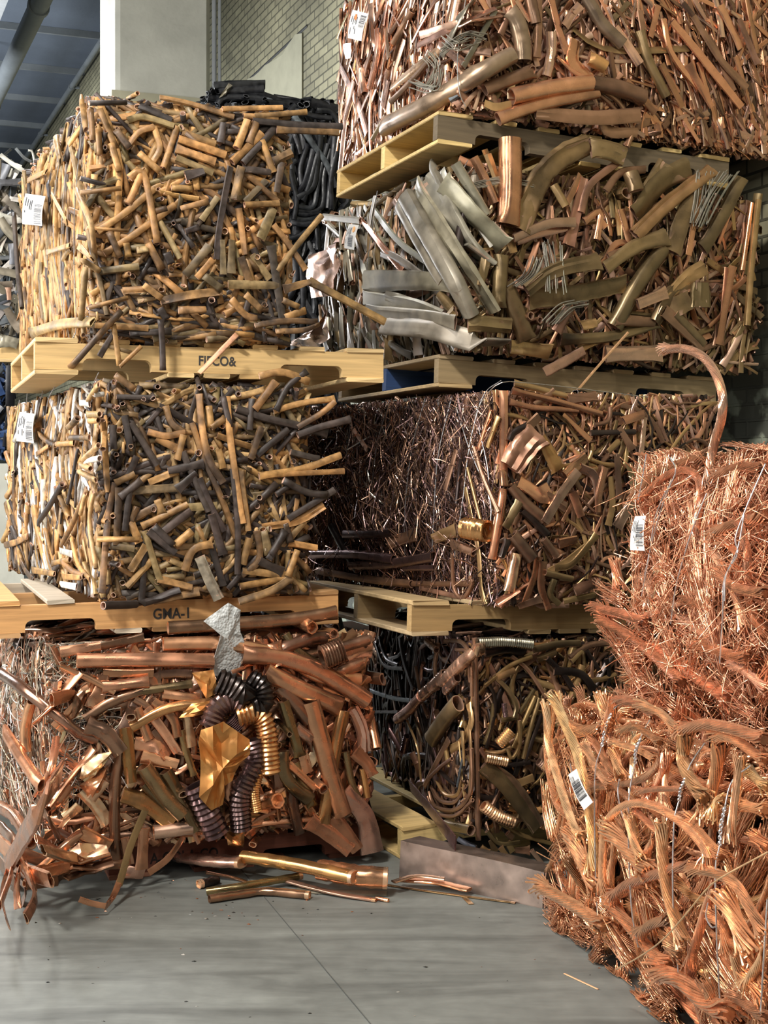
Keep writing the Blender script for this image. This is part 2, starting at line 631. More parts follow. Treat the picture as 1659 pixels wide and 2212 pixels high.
    def sheet(s, ox, oy, sc, pts, cl, mat, name='crumpled_sheet', lift=0.04, amp=0.02, face=None):
        px = [(ox + x / sc, oy + y / sc) for x, y in pts]
        W = np.array([s.proj(q[0], q[1], lift + rng.uniform(-0.3, 0.3) * amp, face)[0] for q in px])
        f = s.faces[face or ('side' if px[0][0] < s.cpx else 'front')]
        V, F = crumple_sheet(W, f['n'], amp)
        return s.part(name, V, F, colours(cl, 1)[0], mat, smooth=True)

    def ties(s, ox, oy, sc, lines, lift=0.03, r=0.0017, name='tie_wire'):
        for ln in lines.strip().split('\n'):
            pts = [tuple(float(x) for x in q.split(',')) for q in ln.split()]
            W = np.array([s.proj(ox + x / sc, oy + y / sc, lift)[0] for x, y in pts])
            P = smooth_path(W, max(8, 6 * len(pts)))
            V, F = sweep(P[None], [r], [r], s.faces['side']['n'], k=5, hollow=False)
            s.part(name, V[0], F, np.append(lin(196, 196, 196), 0.0), M_TIE)

    def paper_tag(s, quad, lift=0.05, dot=None, bars=None, rows=True):
        """a paper tag on the bale: quad = its corners in photograph pixels (tl, tr, br, bl)"""
        W = np.array([s.proj(x, y, lift)[0] for x, y in quad])
        f = s.faces['side']
        make_tag(s.root, W, f['n'], dot, bars)


def make_tag(root, W, n, dot=None, bars=None):
    n = unit(np.cross(W[1] - W[0], W[3] - W[0]))
    if np.dot(n, EYE - W[0]) < 0:
        n = -n
    off = ROOT_LOC[root.name]

    def P(u, v, h=0.0):
        return W[0] * (1 - u) * (1 - v) + W[1] * u * (1 - v) + W[2] * u * v + W[3] * (1 - u) * v + n * (h + 0.006 * math.sin(3.0 * v))
    g = 6
    V = np.array([P(i / g, j / g, h) for h in (0.0, -0.0012) for j in range(g + 1) for i in range(g + 1)])
    F = []
    q = g + 1
    for b in (0, q * q):
        for j in range(g):
            for i in range(g):
                F.append([b + j * q + i, b + j * q + i + 1, b + (j + 1) * q + i + 1, b + (j + 1) * q + i])
    for i in range(g):
        F.append([i, i + 1, q * q + i + 1, q * q + i])
        F.append([g * q + i, g * q + i + 1, q * q + g * q + i + 1, q * q + g * q + i])
        F.append([i * q, (i + 1) * q, q * q + (i + 1) * q, q * q + i * q])
        F.append([i * q + g, (i + 1) * q + g, q * q + (i + 1) * q + g, q * q + i * q + g])
    t = mesh('paper_tag', V, np.array(F), (1, 1, 1, 0), M_PAPER, root, False)
    t['label'] = 'white paper tag with printed bars'

    def rects(rs, name, mat):
        vv, ff = [], []
        for (u0, v0, u1, v1) in rs:
            b = len(vv)
            vs_ = [0, .5, 1]
            for k_ in vs_:
                v_ = v0 + (v1 - v0) * k_
                vv += [P(u0, v_, 0.0016), P(u1, v_, 0.0016)]
            ff += [[b, b + 1, b + 3, b + 2], [b + 2, b + 3, b + 5, b + 4]]
        o = mesh(name, np.array(vv), np.array(ff), (1, 1, 1, 0), mat, t, False, off=off)
        return o
    u0, v0, u1, v1 = bars or (0.55, 0.35, 0.95, 0.92)
    rs = []
    y = v0
    r_ = random.Random(int(abs(W[0][0]) * 1000))
    while y < v1:
        hgt = r_.choice([0.008, 0.012, 0.02, 0.026])
        rs.append((u0, y, u1, min(v1, y + hgt)))
        y += hgt + r_.choice([0.01, 0.014, 0.02])
    rects(rs, 'barcode', M_INK)
    rs = []
    for uu in (0.12, 0.24, 0.36, 0.44):
        a = r_.uniform(0.1, 0.2)
        rs.append((uu, a, uu + 0.035, a + r_.uniform(0.18, 0.35)))
        if r_.random() < 0.7:
            rs.append((uu, a + 0.42, uu + 0.035, a + r_.uniform(0.5, 0.7)))
    rects(rs, 'printed_text', M_INK)
    if dot:
        cu, cv_, rr, mt = dot
        e1, e2 = unit(W[1] - W[0]), unit(W[3] - W[0])
        c = P(cu, cv_, 0.003)
        vs = [c + (e1 * math.cos(a) + e2 * math.sin(a)) * rr for a in np.linspace(0, 2 * math.pi, 20, endpoint=False)]
        vs += [p - n * 0.002 for p in vs]
        ff = [list(range(20)), list(range(39, 19, -1))] + [[i, (i + 1) % 20, 20 + (i + 1) % 20, 20 + i] for i in range(20)]
        mesh('round_sticker', np.array(vs), ff, (1, 1, 1, 0), mt, t, False, off=off)
    return t


def crumple_sheet(W, n, amp, thick=0.0025, rounds=3, rough=1.0):
    """outline W (k,3) -> an irregular folded sheet with thickness"""
    W = [np.array(p) for p in W]
    k = len(W)
    c = np.mean(W, axis=0) + n * amp * 0.8
    V = list(W) + [c]
    F = [[i, (i + 1) % k, k] for i in range(k)]
    for rd in range(rounds):
        cache = {}
        G = []

        def midp(a, b):
            key = (min(a, b), max(a, b))
            if key not in cache:
                p = (V[a] + V[b]) / 2
                ln_ = np.linalg.norm(V[a] - V[b])
                p = p + n * rough * rng.normal(0, 0.12 if rd < 1 else (0.07 if rd < 2 else 0.02)) * min(ln_, amp * 6)
                cache[key] = len(V)
                V.append(p)
            return cache[key]
        for a, b, d in F:
            x, y, z = midp(a, b), midp(b, d), midp(d, a)
            G += [[a, x, z], [x, b, y], [z, y, d], [x, y, z]]
        F = G
    V = np.array(V)
    m = len(V)
    F = np.array(F)
    ed = {}
    for t in F:
        for a, b in ((t[0], t[1]), (t[1], t[2]), (t[2], t[0])):
            ed[(a, b)] = True
    bd = [(a, b) for (a, b) in ed if (b, a) not in ed]
    allf = [list(t) for t in F] + [[t[0] + m, t[2] + m, t[1] + m] for t in F] + [[b, a, a + m, b + m] for a, b in bd]
    return np.vstack([V, V - n * thick]), allf


def cable(W, r, cl, ref, nstr=17, pitch=26.0, fray=(0.7, 0.7)):
    """a stranded copper cable along W: helical strands round a solid core, ends fraying open"""
    L = np.linalg.norm(np.diff(W, axis=0), axis=1).sum()
    m = int(max(14, min(60, L / 0.012)))
    P = smooth_path(W, m)
    t = unit(np.gradient(P, axis=0))
    n1 = np.zeros_like(P)
    v = ref - np.dot(ref, t[0]) * t[0]
    if np.linalg.norm(v) < 0.1:
        v = np.array([0.3, 0.2, 1.0]) - np.dot(np.array([0.3, 0.2, 1.0]), t[0]) * t[0]
    v = unit(v)
    for i in range(m):
        v = unit(v - np.dot(v, t[i]) * t[i])
        n1[i] = v
    sd = np.cross(t, n1)
    s = np.linspace(0, L, m)
    rs = r * 0.16
    ang = 2 * np.pi * np.arange(nstr) / nstr
    phase = ang[:, None] + s[None, :] / (r * pitch) * 2 * np.pi
    rad = np.full((nstr, m), r * 0.82)
    e0 = np.clip(1 - s / (5 * r), 0, 1) ** 2 * fray[0]
    e1 = np.clip(1 - (L - s) / (5 * r), 0, 1) ** 2 * fray[1]
    rad = rad * (1 + (e0 + e1)[None, :] * rng.uniform(0.1, 2.2, (nstr, 1)))
    Q = P[None] + (np.cos(phase) * rad)[..., None] * sd[None] + (np.sin(phase) * rad)[..., None] * n1[None]
    jit = rng.uniform(-0.8, 0.8, (nstr, 1)) * r
    Q[:, 0] += t[0] * jit
    Q[:, -1] += t[-1] * rng.uniform(-0.8, 0.8, (nstr, 1)) * r
    V, F = sweep(Q, rs, rs, [0.3, 0.2, 1], k=4, hollow=False)
    VV, FF = batch(V, F)
    base = colours(cl, 1)[0]
    cc = np.tile(base, (nstr, 1))
    cc[:, :3] *= np.exp(rng.normal(0, 0.1, (nstr, 1)))
    cv = np.repeat(cc, V.shape[1], axis=0)
    Vc, Fc = sweep(P[None, 1:-1] if m > 6 else P[None], r * 0.74, r * 0.74, [0.3, 0.2, 1], k=8, hollow=False)
    b2 = base.copy()
    b2[:3] *= 0.45  # core colour darkened to paint the shade in the gaps between strands
    VV2 = np.vstack([VV, Vc[0]])
    FF2 = np.vstack([FF, Fc + len(VV)])
    cv2 = np.vstack([cv, np.tile(b2, (len(Vc[0]), 1))])
    return [(VV2, FF2, cv2, 'cable')]


# ------------------------------------------------------------------ pallets
def frame_to_world(o, corner, u, w):
    u, w = unit(u), unit(w)
    w = unit(w - np.dot(u, w) * u)
    z = np.cross(u, w)
    M = Matrix.Identity(4)
    for i in range(3):
        M[i][0], M[i][1], M[i][2], M[i][3] = u[i], w[i], z[i], corner[i]
    o.matrix_world = M
    o.location, o.rotation_mode = M.to_translation(), 'XYZ'
    o.rotation_euler = M.to_euler()


def box_vf(x0, x1, y0, y1, z0, z1, jag=0.0):
    """a sawn board, edges eased; jag roughens its ends"""
    e = 0.003
    nx = 9
    xs = np.linspace(x0, x1, nx)
    V, F = [], []
    prof = [(y0 + e, z0), (y1 - e, z0), (y1, z0 + e), (y1, z1 - e), (y1 - e, z1), (y0 + e, z1), (y0, z1 - e), (y0, z0 + e)]
    bow = rng.normal(0, 0.0012)
    for i, x in enumerate(xs):
        for (y, z) in prof:
            dx = rng.uniform(-jag, jag) if i in (0, nx - 1) else 0
            V.append((x + dx, y + bow * math.sin(3.1 * i / nx), z + bow * math.sin(3.1 * i / nx)))
    for i in range(nx - 1):
        for j in range(8):
            F.append([i * 8 + j, i * 8 + (j + 1) % 8, (i + 1) * 8 + (j + 1) % 8, (i + 1) * 8 + j])
    F.append(list(range(7, -1, -1)))
    F.append([(nx - 1) * 8 + j for j in range(8)])
    return np.array(V), F


def stringer_vf(L, y0, y1, z0, z1):
    """a notched stringer: two arched fork openings along its underside"""
    def notch(c, w, h, rr):
        out = []
        a0, a1 = c - w / 2, c + w / 2
        out.append((a0, z0))
        for q in np.linspace(0, math.pi / 2, 5):
            out.append((a0 + rr - rr * math.cos(q), z0 + h - rr + rr * math.sin(q)))
        for q in np.linspace(math.pi / 2, 0, 5):
            out.append((a1 - rr + rr * math.cos(q), z0 + h - rr + rr * math.sin(q)))
        out.append((a1, z0))
        return out
    pr = [(0, z0)] + notch(0.27, 0.23, 0.039, 0.022) + notch(L - 0.27, 0.23, 0.039, 0.022) + [(L, z0), (L, z1), (L * .75, z1 + 0.0006), (L * .5, z1), (L * .25, z1 - 0.0006), (0, z1)]
    n = len(pr)
    V = [(x, y0, z) for x, z in pr] + [(x, y1, z) for x, z in pr]
    F = [list(range(n)), list(range(2 * n - 1, n - 1, -1))] + [[(i + 1) % n, i, n + i, n + (i + 1) % n] for i in range(n)]
    return np.array(V), F


def pallet(label, corner, u, w, cols, L=1.22, face=None, middle=None, D=1.016, text=None, text_x=0.5, group='wooden pallets under the bales', deck=7, no_front=False, hs=0.089):
    """stringer pallet; corner = near left bottom corner, u along the stringers, w across them"""
    o = thing('wooden_pallet', corner, label, 'pallet', group)
    frame_to_world(o, corner, np.array(u), np.array(w))
    tb = 0.016
    z0, z1 = tb, tb + hs
    wc = lambda: np.append(np.clip(cols[rng.integers(len(cols))] * np.exp(rng.normal(0, 0.1)), 0, 1), rng.uniform(0.05, 0.3))
    fs = None
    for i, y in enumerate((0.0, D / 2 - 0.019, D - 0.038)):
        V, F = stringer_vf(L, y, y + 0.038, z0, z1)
        c = np.append(cols[0] if face is None else lin(*face), 0.14) if i == 0 else wc()  # a given face colour is darkened: shade on the front stringer put into its tone
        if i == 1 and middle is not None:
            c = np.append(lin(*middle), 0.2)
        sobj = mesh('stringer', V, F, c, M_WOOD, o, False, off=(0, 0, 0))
        if i == 1 and middle is not None:
            sobj['label'] = 'blue painted stringer'
        fs = fs or sobj
    ws = [0.14] + [0.09] * (deck - 2) + [0.14]
    gaps = (L - sum(ws)) / (deck - 1)
    x = 0.0
    for wd in ws:
        V, F = box_vf(-0.004, D + 0.004, 0, wd, 0, tb, jag=0.004)
        V = np.stack([x + V[:, 1], V[:, 0], z1 + V[:, 2]], -1)
        mesh('deck_board', V, F, wc(), M_WOOD, o, False, off=(0, 0, 0))
        x += wd + gaps
    for x, wd in ((0, 0.14), (L * 0.5 - 0.17, 0.09), (L / 2 - 0.045, 0.09), (L * 0.5 + 0.08, 0.09), (L - 0.14, 0.14)):
        V, F = box_vf(-0.004, D + 0.004, 0, wd, 0, tb, jag=0.003)
        V = np.stack([x + V[:, 1], V[:, 0], V[:, 2]], -1)
        mesh('bottom_board', V, F, wc(), M_WOOD, o, False, off=(0, 0, 0))
    if text:
        cu = bpy.data.curves.new('stencil', 'FONT')
        cu.body = text[0]
        cu.size = text[1]
        cu.extrude = 0.0004
        cu.offset = 0.0011
        cu.space_character = 1.02
        to = bpy.data.objects.new('stencil_source', cu)
        COL.objects.link(to)
        dg = bpy.context.evaluated_depsgraph_get()
        me = bpy.data.meshes.new_from_object(to.evaluated_get(dg))
        bpy.data.objects.remove(to)
        me.materials.clear()
        t = link('stencil_lettering', me, text[2] if len(text) > 2 else M_STENCIL, fs)
        t.rotation_euler = (math.pi / 2, 0, 0)
        t.scale = (0.86, 1.0, 1.0)
        t.location = (text_x, -0.0006, z0 + (hs - text[1] * 0.7) / 2)
        t['label'] = 'dark stencilled letters'
    return o

# ------------------------------------------------------------------ layout directions
def d2(deg):
    a = math.radians(deg)
    return np.array([math.cos(a), math.sin(a), 0.0])


UL, WL = d2(19.8), np.array([-math.sin(math.radians(19.8)), math.cos(math.radians(19.8)), 0.0])
UR, WR = d2(23.2), np.array([-math.sin(math.radians(23.2)), math.cos(math.radians(23.2)), 0.0])
URT = np.array([UR[0], UR[1], -0.04])


def plan(px, D):
    return np.array([(px - CX) / FPX * D, D])


def along(p, u, px):
    """where the plan line from p in direction u is seen at pixel column px"""
    k = (px - CX) / FPX
    s = (k * p[1] - p[0]) / (u[0] - k * u[1])
    return np.array([p[0] + u[0] * s, p[1] + u[1] * s])


def zat(py, D):
    return CAMH + (HY - py) * D / FPX


def wt(*cs):
    return [lin(*c) for c in cs]


WOOD_NEW = wt((206, 172, 116), (196, 160, 104), (212, 182, 130))
WOOD_OR = wt((202, 152, 96), (178, 136, 88), (186, 172, 150))
WOOD_OLD = wt((182, 152, 108), (156, 134, 100), (166, 140, 98))
WOOD_YEL = wt((206, 178, 118), (190, 160, 100), (200, 170, 112))
WOOD_DARK = wt((110, 62, 44), (96, 58, 42), (120, 80, 60))

# ------------------------------------------------------------------ pallets
def corner_at(px, py, D):
    return at(px, py, D)


Pf = corner_at(75, 797 + 10, 4.42)
pal_tl = pallet('yellowish pallet lettered FIFCO& carrying the upper bale of tan tubes', Pf, UL, WL, WOOD_NEW, text=('FIFCO&', 0.045), text_x=0.545)
g0 = along(plan(75, 4.42), UL, -52)
pal_ml = pallet('orange-brown pallet stamped GMA-1 under the dark tan tube bale', (g0[0], g0[1], zat(1371, g0[1]) - 0.016), np.array([UL[0], UL[1], 0.006]), WL, WOOD_OR, L=1.235, text=('GMA-1', 0.05), text_x=0.575)
b0 = along(plan(115, 4.48), UL, 235)
pal_bl = pallet('dark red pallet on the floor under the bottom bale of big copper pipes', (b0[0], b0[1], 0.0), UL, WL, WOOD_DARK, L=0.92, text=('A COLA CO', 0.05, plain('faded_ink', (0.02, 0.012, 0.01), 0.9)), text_x=0.14)
p_ = plan(944, 4.9)
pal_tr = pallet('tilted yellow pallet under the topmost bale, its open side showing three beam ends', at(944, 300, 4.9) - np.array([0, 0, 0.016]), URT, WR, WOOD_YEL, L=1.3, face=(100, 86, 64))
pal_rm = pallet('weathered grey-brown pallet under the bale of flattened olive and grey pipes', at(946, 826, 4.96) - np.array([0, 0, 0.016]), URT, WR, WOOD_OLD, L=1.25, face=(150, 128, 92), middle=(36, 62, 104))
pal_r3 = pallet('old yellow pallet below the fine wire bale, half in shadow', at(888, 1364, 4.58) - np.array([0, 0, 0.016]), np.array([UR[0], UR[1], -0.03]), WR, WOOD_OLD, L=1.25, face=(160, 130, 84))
pq = plan(868, 4.78)
pal_r4 = pallet('yellow pallet end on the floor behind the grey copper duct', (pq[0], pq[1], 0.0), UR, WR, WOOD_YEL, L=1.2)

# ------------------------------------------------------------------ bale of tan tubes, top of the left pile
C = plan(205, 4.475)
R = along(C, UL, 612)
tl = Bale('scrap_bale', 'bale of tan rusty short tubes on top of the left pile', 'scrap bale', plan(52, 5.72), C, R, zat(734, 4.475), zat(206, 4.475), 'wire-tied bales of copper scrap')
tl.core(lin(70, 50, 34), M_TAN)
TUBE = dict(kink=0.1, ln=(0.12, 0.42), rad=(0.0082, 0.0128), flat=(0.4, 1.0), mat=M_TAN, rim='p')
tl.fill('front', 1050, pal='t6d3o2', depth=(-0.08, -0.02), **TUBE)
tl.fill('front', 760, pal='t6d1.6o2', depth=(-0.03, 0.012), name='tube', parts=36, endon=0.10, **TUBE)
tl.fill('front', 130, pal='d6t2', depth=(-0.03, 0.012), region=(0, 1, 0.86, 1), ang=(170, 40), **TUBE)
tl.fill('front', 90, pal='d5t3o2', depth=(-0.03, 0.012), region=(0, 1, 0.0, 0.12), ang=(0.1, 14), **TUBE)
tl.fill('side', 2000, pal='t6d1o1w3', depth=(-0.07, -0.01), ang=(85, 38), **TUBE)
tl.fill('side', 850, pal='t6d0.7o1w3', depth=(-0.02, 0.015), ang=(85, 30), name='tube', parts=10, **TUBE)
tl.fill('top', 500, pal='t2d7', depth=(-0.04, 0.01), **TUBE)
tl.fill('end', 420, pal='t5d3o2', depth=(-0.06, 0.03), **TUBE)
tl.trace(0, 0, 1.9988, '''
p o 27 300,600 345,800 390,1050 430,1200 462,1360
p t 30 420,420 470,540 510,680 515,770 500,1110
p o 36 375,900 430,810 515,770
p t 32 420,1000 540,920 665,815
p t 32 450,1095 570,1020 755,885
p o 34 430,1172 600,1150
f t 28 530,1255 690,1243
f t 36 695,1300 820,1275 960,1258
p t 30 660,700 690,640 665,550
p t 28 555,630 600,572 665,548
p t 30 705,725 765,548
p t 34 785,575 930,622
p t 36 770,600 975,670
p t 36 760,640 930,700
p o 30 760,680 920,748
p o 30 550,520 620,505 750,545
p d 34 600,455 740,522
p t 26 690,420 830,450 1010,505
f d 28 995,720 970,850 945,1000 935,1120
f d 30 965,530 952,615
p t 36 1022,640 1070,520
p t 34 1075,620 1105,530
p t 36 1002,700 1130,575
p d 34 1048,705 1190,550
f t 36 1010,860 1042,720
f d 30 1050,727 1170,745
f o 30 1058,872 1150,778
p t 28 1055,885 1205,878
p t 26 1060,745 1200,872
p t 30 1180,745 1130,605
f t 30 1215,700 1195,830
f t 34 1180,698 1260,658
p t 24 960,470 1220,465
p t 26 1050,500 1200,508
p t 24 1100,502 1325,483
p d 30 1090,522 1300,540 1478,546
p t 28 1195,560 1465,572
f o 34 960,1035 965,1185
f o 34 1002,1035 998,1180
f o 36 985,1228 1205,1232
f o 34 1088,1100 1165,1205
f o 44 1125,1032 1180,900
f o 36 1170,1060 1200,1250 1228,1432
f t 34 1040,1108 1078,1215
p t 30 1030,900 1060,1100
p t 28 1180,970 1250,1060 1320,1165
p w 26 1195,1170 1290,1050 1390,930
f t 32 1225,1250 1340,1215
p t 36 1335,1213 1480,1290 1662,1390
p t 26 410,1405 640,1418
f d 40 800,760 880,740
f o 30 870,950 940,850
f o 40 800,1190 905,1060
f t 34 540,1180 610,1120
p t 30 480,620 515,740
p t 32 560,770 620,750 680,1050
f t 34 840,730 850,820
p t 30 600,660 690,740
p t 32 500,560 560,640
p t 28 430,470 500,640
p t 30 390,470 400,610
p t 30 350,420 372,560
p t 26 425,560 430,670
p t 32 615,740 555,880
p t 30 740,810 830,815
f t 30 780,900 900,870
p t 28 640,920 720,900
f k 36 720,1090 740,1140
f k 32 800,1000 860,980
p t 30 470,1000 520,1110
f o 32 590,1080 640,1075
p t 30 545,1050 555,1110
p t 34 640,1050 700,1165
f t 32 700,1290 620,1230
f t 30 850,1200 920,1120
f o 36 880,1190 960,1250
f t 40 1000,1290 1060,1360 1110,1375
f t 30 1060,1270 1130,1340
f d 34 690,1330 720,1380
f t 40 770,1340 890,1335
f d 30 560,1440 740,1430
f t 28 1100,1405 1240,1385 1370,1390
f t 26 1190,1430 1310,1425 1380,1400
f t 30 1230,1370 1320,1340
p t 26 1220,1295 1290,1325
e d 24 402,445
e t 24 845,487
e d 26 790,500
e t 20 590,405
e t 22 505,560
e d 22 453,580
e t 24 570,770
e t 22 620,800
e t 24 677,820
e d 24 455,640
e d 22 365,775
e t 20 365,830
e t 22 395,985
e t 22 290,960
e d 24 350,1025
e t 24 400,1325
e t 22 550,1185
e t 24 1100,950
e t 22 1070,985
e t 22 815,790
e d 22 690,860
e d 20 750,960
''', M_TAN, rim='p')
tl.trace(0, 0, 1, '''
p t 14 262,672 225,712 152,794
f d 12 248,714 215,770
p t 12 245,700 258,790
p d 14 347,690 350,735 352,800
s c 12 512,722 470,765 430,806
p t 10 305,748 258,792
f o 10 215,742 285,762
''', M_TAN, lift=(0.05, 0.06))
tl.trace(0, 0, 1.9988, '''
f w 34 240,600 260,700
p w 26 330,820 390,960 410,1110
f w 36 340,1060 400,1120
f w 34 225,840 290,960
p w 30 350,1120 430,1170
f w 24 200,1090 300,1060
f w 40 130,1440 260,1400 400,1390
p w 28 370,1150 350,1380
f d 26 205,790 215,880
f t 26 120,780 200,740
p d 20 60,920 75,1150 95,1330
''', M_TAN, lift=(0.02, 0.03))
tl.ties(0, 0, 1, '''
88,372 76,480 72,600 78,738
130,340 118,420 116,540 132,640 140,735
142,355 134,470 132,600 150,735
176,290 163,420 160,560 165,700 158,730
152,300 168,250 175,240 162,262 155,300
''')
tl.paper_tag([(55, 418), (98, 424), (91, 488), (49, 484)], lift=0.07, bars=(0.62, 0.3, 0.97, 0.97))
tl.flush('packed_tubes')

# ------------------------------------------------------------------ darker tube bale, middle of the left pile
C = plan(224, 4.46)
R = along(C, UL, 655)
ml = Bale('scrap_bale', 'bale of dark charred and tan tubes in the middle of the left pile', 'scrap bale', plan(24, 6.0), C, R, zat(1298, 4.46), zat(822, 4.46), 'wire-tied bales of copper scrap')
ml.core(lin(52, 42, 36), M_TAN)
ml.fill('front', 950, pal='w3d6o3', depth=(-0.08, -0.02), **TUBE)
ml.fill('front', 650, pal='t2w3d5o3', depth=(-0.03, 0.012), name='tube', parts=24, endon=0.10, **TUBE)
ml.fill('side', 2000, pal='t4d2w3s1.5', depth=(-0.07, -0.01), ang=(90, 50), **TUBE)
ml.fill('side', 800, pal='t4d1.5w3s2', depth=(-0.02, 0.02), ang=(95, 40), name='tube', parts=10, **TUBE)
ml.fill('top', 350, pal='t3d6', depth=(-0.06, -0.015), **TUBE)
ml.fill('end', 420, pal='t4d5o2', depth=(-0.06, 0.03), **TUBE)
ml.trace(0, 680, 1.929, '''
p t 28 428,440 440,600 447,740
p t 28 480,700 450,850 425,1160
p d 24 485,342 640,346
p d 36 985,390 1100,430 1240,462 1365,496
p t 28 1140,400 1260,368 1395,350
p t 26 1240,470 1340,410 1395,362
p d 32 1240,502 1330,470 1460,435
p t 32 1080,672 1260,642 1420,585
p t 24 1150,665 1435,652
f t 34 1090,885 1240,860 1350,795
p d 28 1200,850 1395,730
p t 30 1200,950 1320,972
p d 28 1210,572 1330,602
p t 28 690,380 715,450 770,490
p t 30 615,488 690,505 770,490
f t 32 650,515 745,560
p t 30 738,605 765,500
p t 30 480,702 562,662
f o 36 530,735 740,720
f t 34 620,700 740,650
f t 34 500,720 485,960
p d 32 545,450 600,540 655,628
p d 30 570,590 520,700
p t 28 800,450 850,600 920,760 985,930
p t 30 830,330 840,450 870,600 930,700
p d 30 830,680 880,800 935,900
p t 30 945,340 960,520 1010,870
p t 28 1002,650 1035,900
p d 28 970,640 990,860 990,1080
f o 36 780,802 905,795
p t 30 590,882 700,830 782,790
f t 34 545,855 665,790
p d 36 680,905 795,815
p d 30 610,900 590,1190
p o 30 600,900 655,1070 672,1110
p d 34 618,900 730,992
p t 36 770,1065 805,980 885,955
f d 26 880,960 930,1130
f g 44 832,1008 870,1100 912,1185
f t 32 660,1100 800,1138
p t 30 1000,1132 1200,1095
f t 34 995,1195 1130,1150 1215,1095
f t 32 1010,1065 1190,1085
p t 30 1005,1085 1080,1020 1070,900
f d 34 1080,1025 1180,1072
p k 36 430,1212 600,1200 750,1145
f t 32 640,1192 830,1152
f t 34 545,1065 610,960
p o 30 460,962 560,975
p t 30 530,1135 640,1015
p t 34 1060,395 1150,278
p d 30 1070,585 1200,478
p t 30 1045,600 1088,468
p d 26 1050,350 1040,480
p t 28 430,560 440,430
p d 30 470,460 475,560
p d 32 520,420 545,560
p d 28 540,730 520,900
p t 32 545,860 580,950
p t 26 570,800 545,860
p d 30 760,570 870,820
p d 34 880,830 930,1000
p t 30 910,560 930,640
f d 36 700,650 850,620
f d 32 740,730 820,660
p t 34 1040,930 1010,1040
f o 36 1120,1000 1100,900
p d 34 1130,1000 1190,900
p d 30 1180,690 1280,740 1365,750
p d 26 1150,750 1220,700
p d 32 590,690 500,760
p t 28 560,310 480,250
p d 26 1280,235 1200,300 1150,400
f t 30 1080,255 1180,240 1290,280
p t 30 880,470 940,430
p d 28 930,340 960,470
p t 30 870,380 880,470
f t 34 655,770 675,830
p d 34 640,880 720,960
p t 34 730,960 800,900
f t 30 1190,870 1210,950
f d 36 1150,970 1120,1020
p t 28 1240,980 1200,1090
e d 24 605,355
e d 26 637,345
e d 24 510,370
e d 24 490,390
e d 24 655,300
e t 24 730,318
e d 24 885,350
e d 22 990,330
e d 24 480,580
e t 22 515,470
e t 22 545,545
e d 26 470,660
e t 22 470,835
e t 24 440,860
e t 24 425,935
e t 24 478,1165
e d 26 485,1040
e d 24 1180,318
e d 22 1075,622
e d 24 1120,592
e d 22 460,380
e d 22 830,300
''', M_TAN, rim='p')
ml.trace(0, 780, 3.569, '''
p t 40 300,560 350,610 430,650
p t 44 440,640 570,630
p t 44 540,590 690,590
f t 36 280,720 380,650
p w 50 640,760 760,650
p s 50 650,770 770,750
p w 46 620,800 700,830
p t 40 460,1040 530,1210
p t 40 470,1420 560,1250 680,980
p k 44 290,1250 380,1120 480,950
p w 44 610,850 740,920
f s 40 640,900 690,990
f t 50 40,1420 140,1390 210,1350
p t 46 490,1550 560,1620 650,1660
f t 50 160,1540 200,1620 260,1690
p k 36 370,1700 460,1560
f t 46 480,1660 620,1670
f t 44 250,1610 420,1640
p t 44 400,1560 540,1530
f s 50 470,1720 590,1740
f s 44 460,1460 560,1490
p t 36 550,1360 600,1560 690,1680
f w 50 640,1380 680,1560
p w 40 660,1020 620,1180
p w 40 720,1010 690,1250 740,1600
p d 30 600,670 560,900 520,1100
p d 24 590,840 580,1130
p w 50 530,510 600,440
p s 50 620,320 690,330
p w 50 670,410 770,410
p t 50 690,460 760,455
p s 44 720,260 800,255
p w 44 760,180 680,300
''', M_TAN, lift=(0.015, 0.03), rim='p')
ml.ties(0, 780, 3.569, '''
150,300 120,600 108,900 110,1350 140,1560 170,1640
210,250 185,640 195,800 215,1290
250,330 240,640 225,950 280,1450 330,1700
455,260 440,480 400,700 370,1100 360,1450 430,1700
760,90 690,260 650,560 620,900 600,1300 620,1600 640,1660
330,230 290,420 270,600
440,170 370,300 340,560
''')
ml.paper_tag([(43, 890), (75, 894), (73, 957), (36, 953)], lift=0.06, bars=(0.6, 0.28, 0.97, 0.95))
ml.flush('packed_tubes')

# ------------------------------------------------------------------ big copper pipes, bottom of the left pile
C = plan(112, 4.40)
R = along(C, UL, 792)
bl = Bale('scrap_bale', 'bottom left bale of big copper pipes with ribbed hoses and a gold crumpled sheet', 'scrap bale', plan(-70, 5.7), C, R, 0.125, zat(1392, 4.40), 'wire-tied bales of copper scrap', bulge=0.05)
bl.core(lin(60, 38, 28), M_DULL)
BIG = dict(flat=(0.12, 0.8), mat=M_COP, rim='p', k=10)
bl.fill('front', 420, ln=(0.15, 0.5), rad=(0.010, 0.024), pal='c5b4p2v1k1', depth=(-0.09, -0.02), **BIG)
bl.fill('front', 240, ln=(0.12, 0.42), rad=(0.007, 0.018), pal='c6b2h1p2v1', depth=(-0.03, 0.006), name='copper_pipe', parts=10, **BIG)
bl.fill('front', 420, ln=(0.1, 0.36), rad=(0.006, 0.02), pal='c5h2p2b2', depth=(-0.05, 0.02), flat=(0.1, 0.25), mat=M_COP, k=8, hollow=False, curve=0.4, kink=0.6)
bl.fill('side', 500, ln=(0.1, 0.4), rad=(0.010, 0.028), pal='c4b3p3g1', depth=(-0.07, 0.0), ang=(90, 40), **BIG)
bl.fill('side', 900, ln=(0.06, 0.25), rad=(0.0012, 0.002), pal='g5s2p3k1', flat=(1, 1.01), mat=M_GREY, depth=(-0.02, 0.035), hollow=False, k=4, m=9, curve=1.1, kink=0.6)
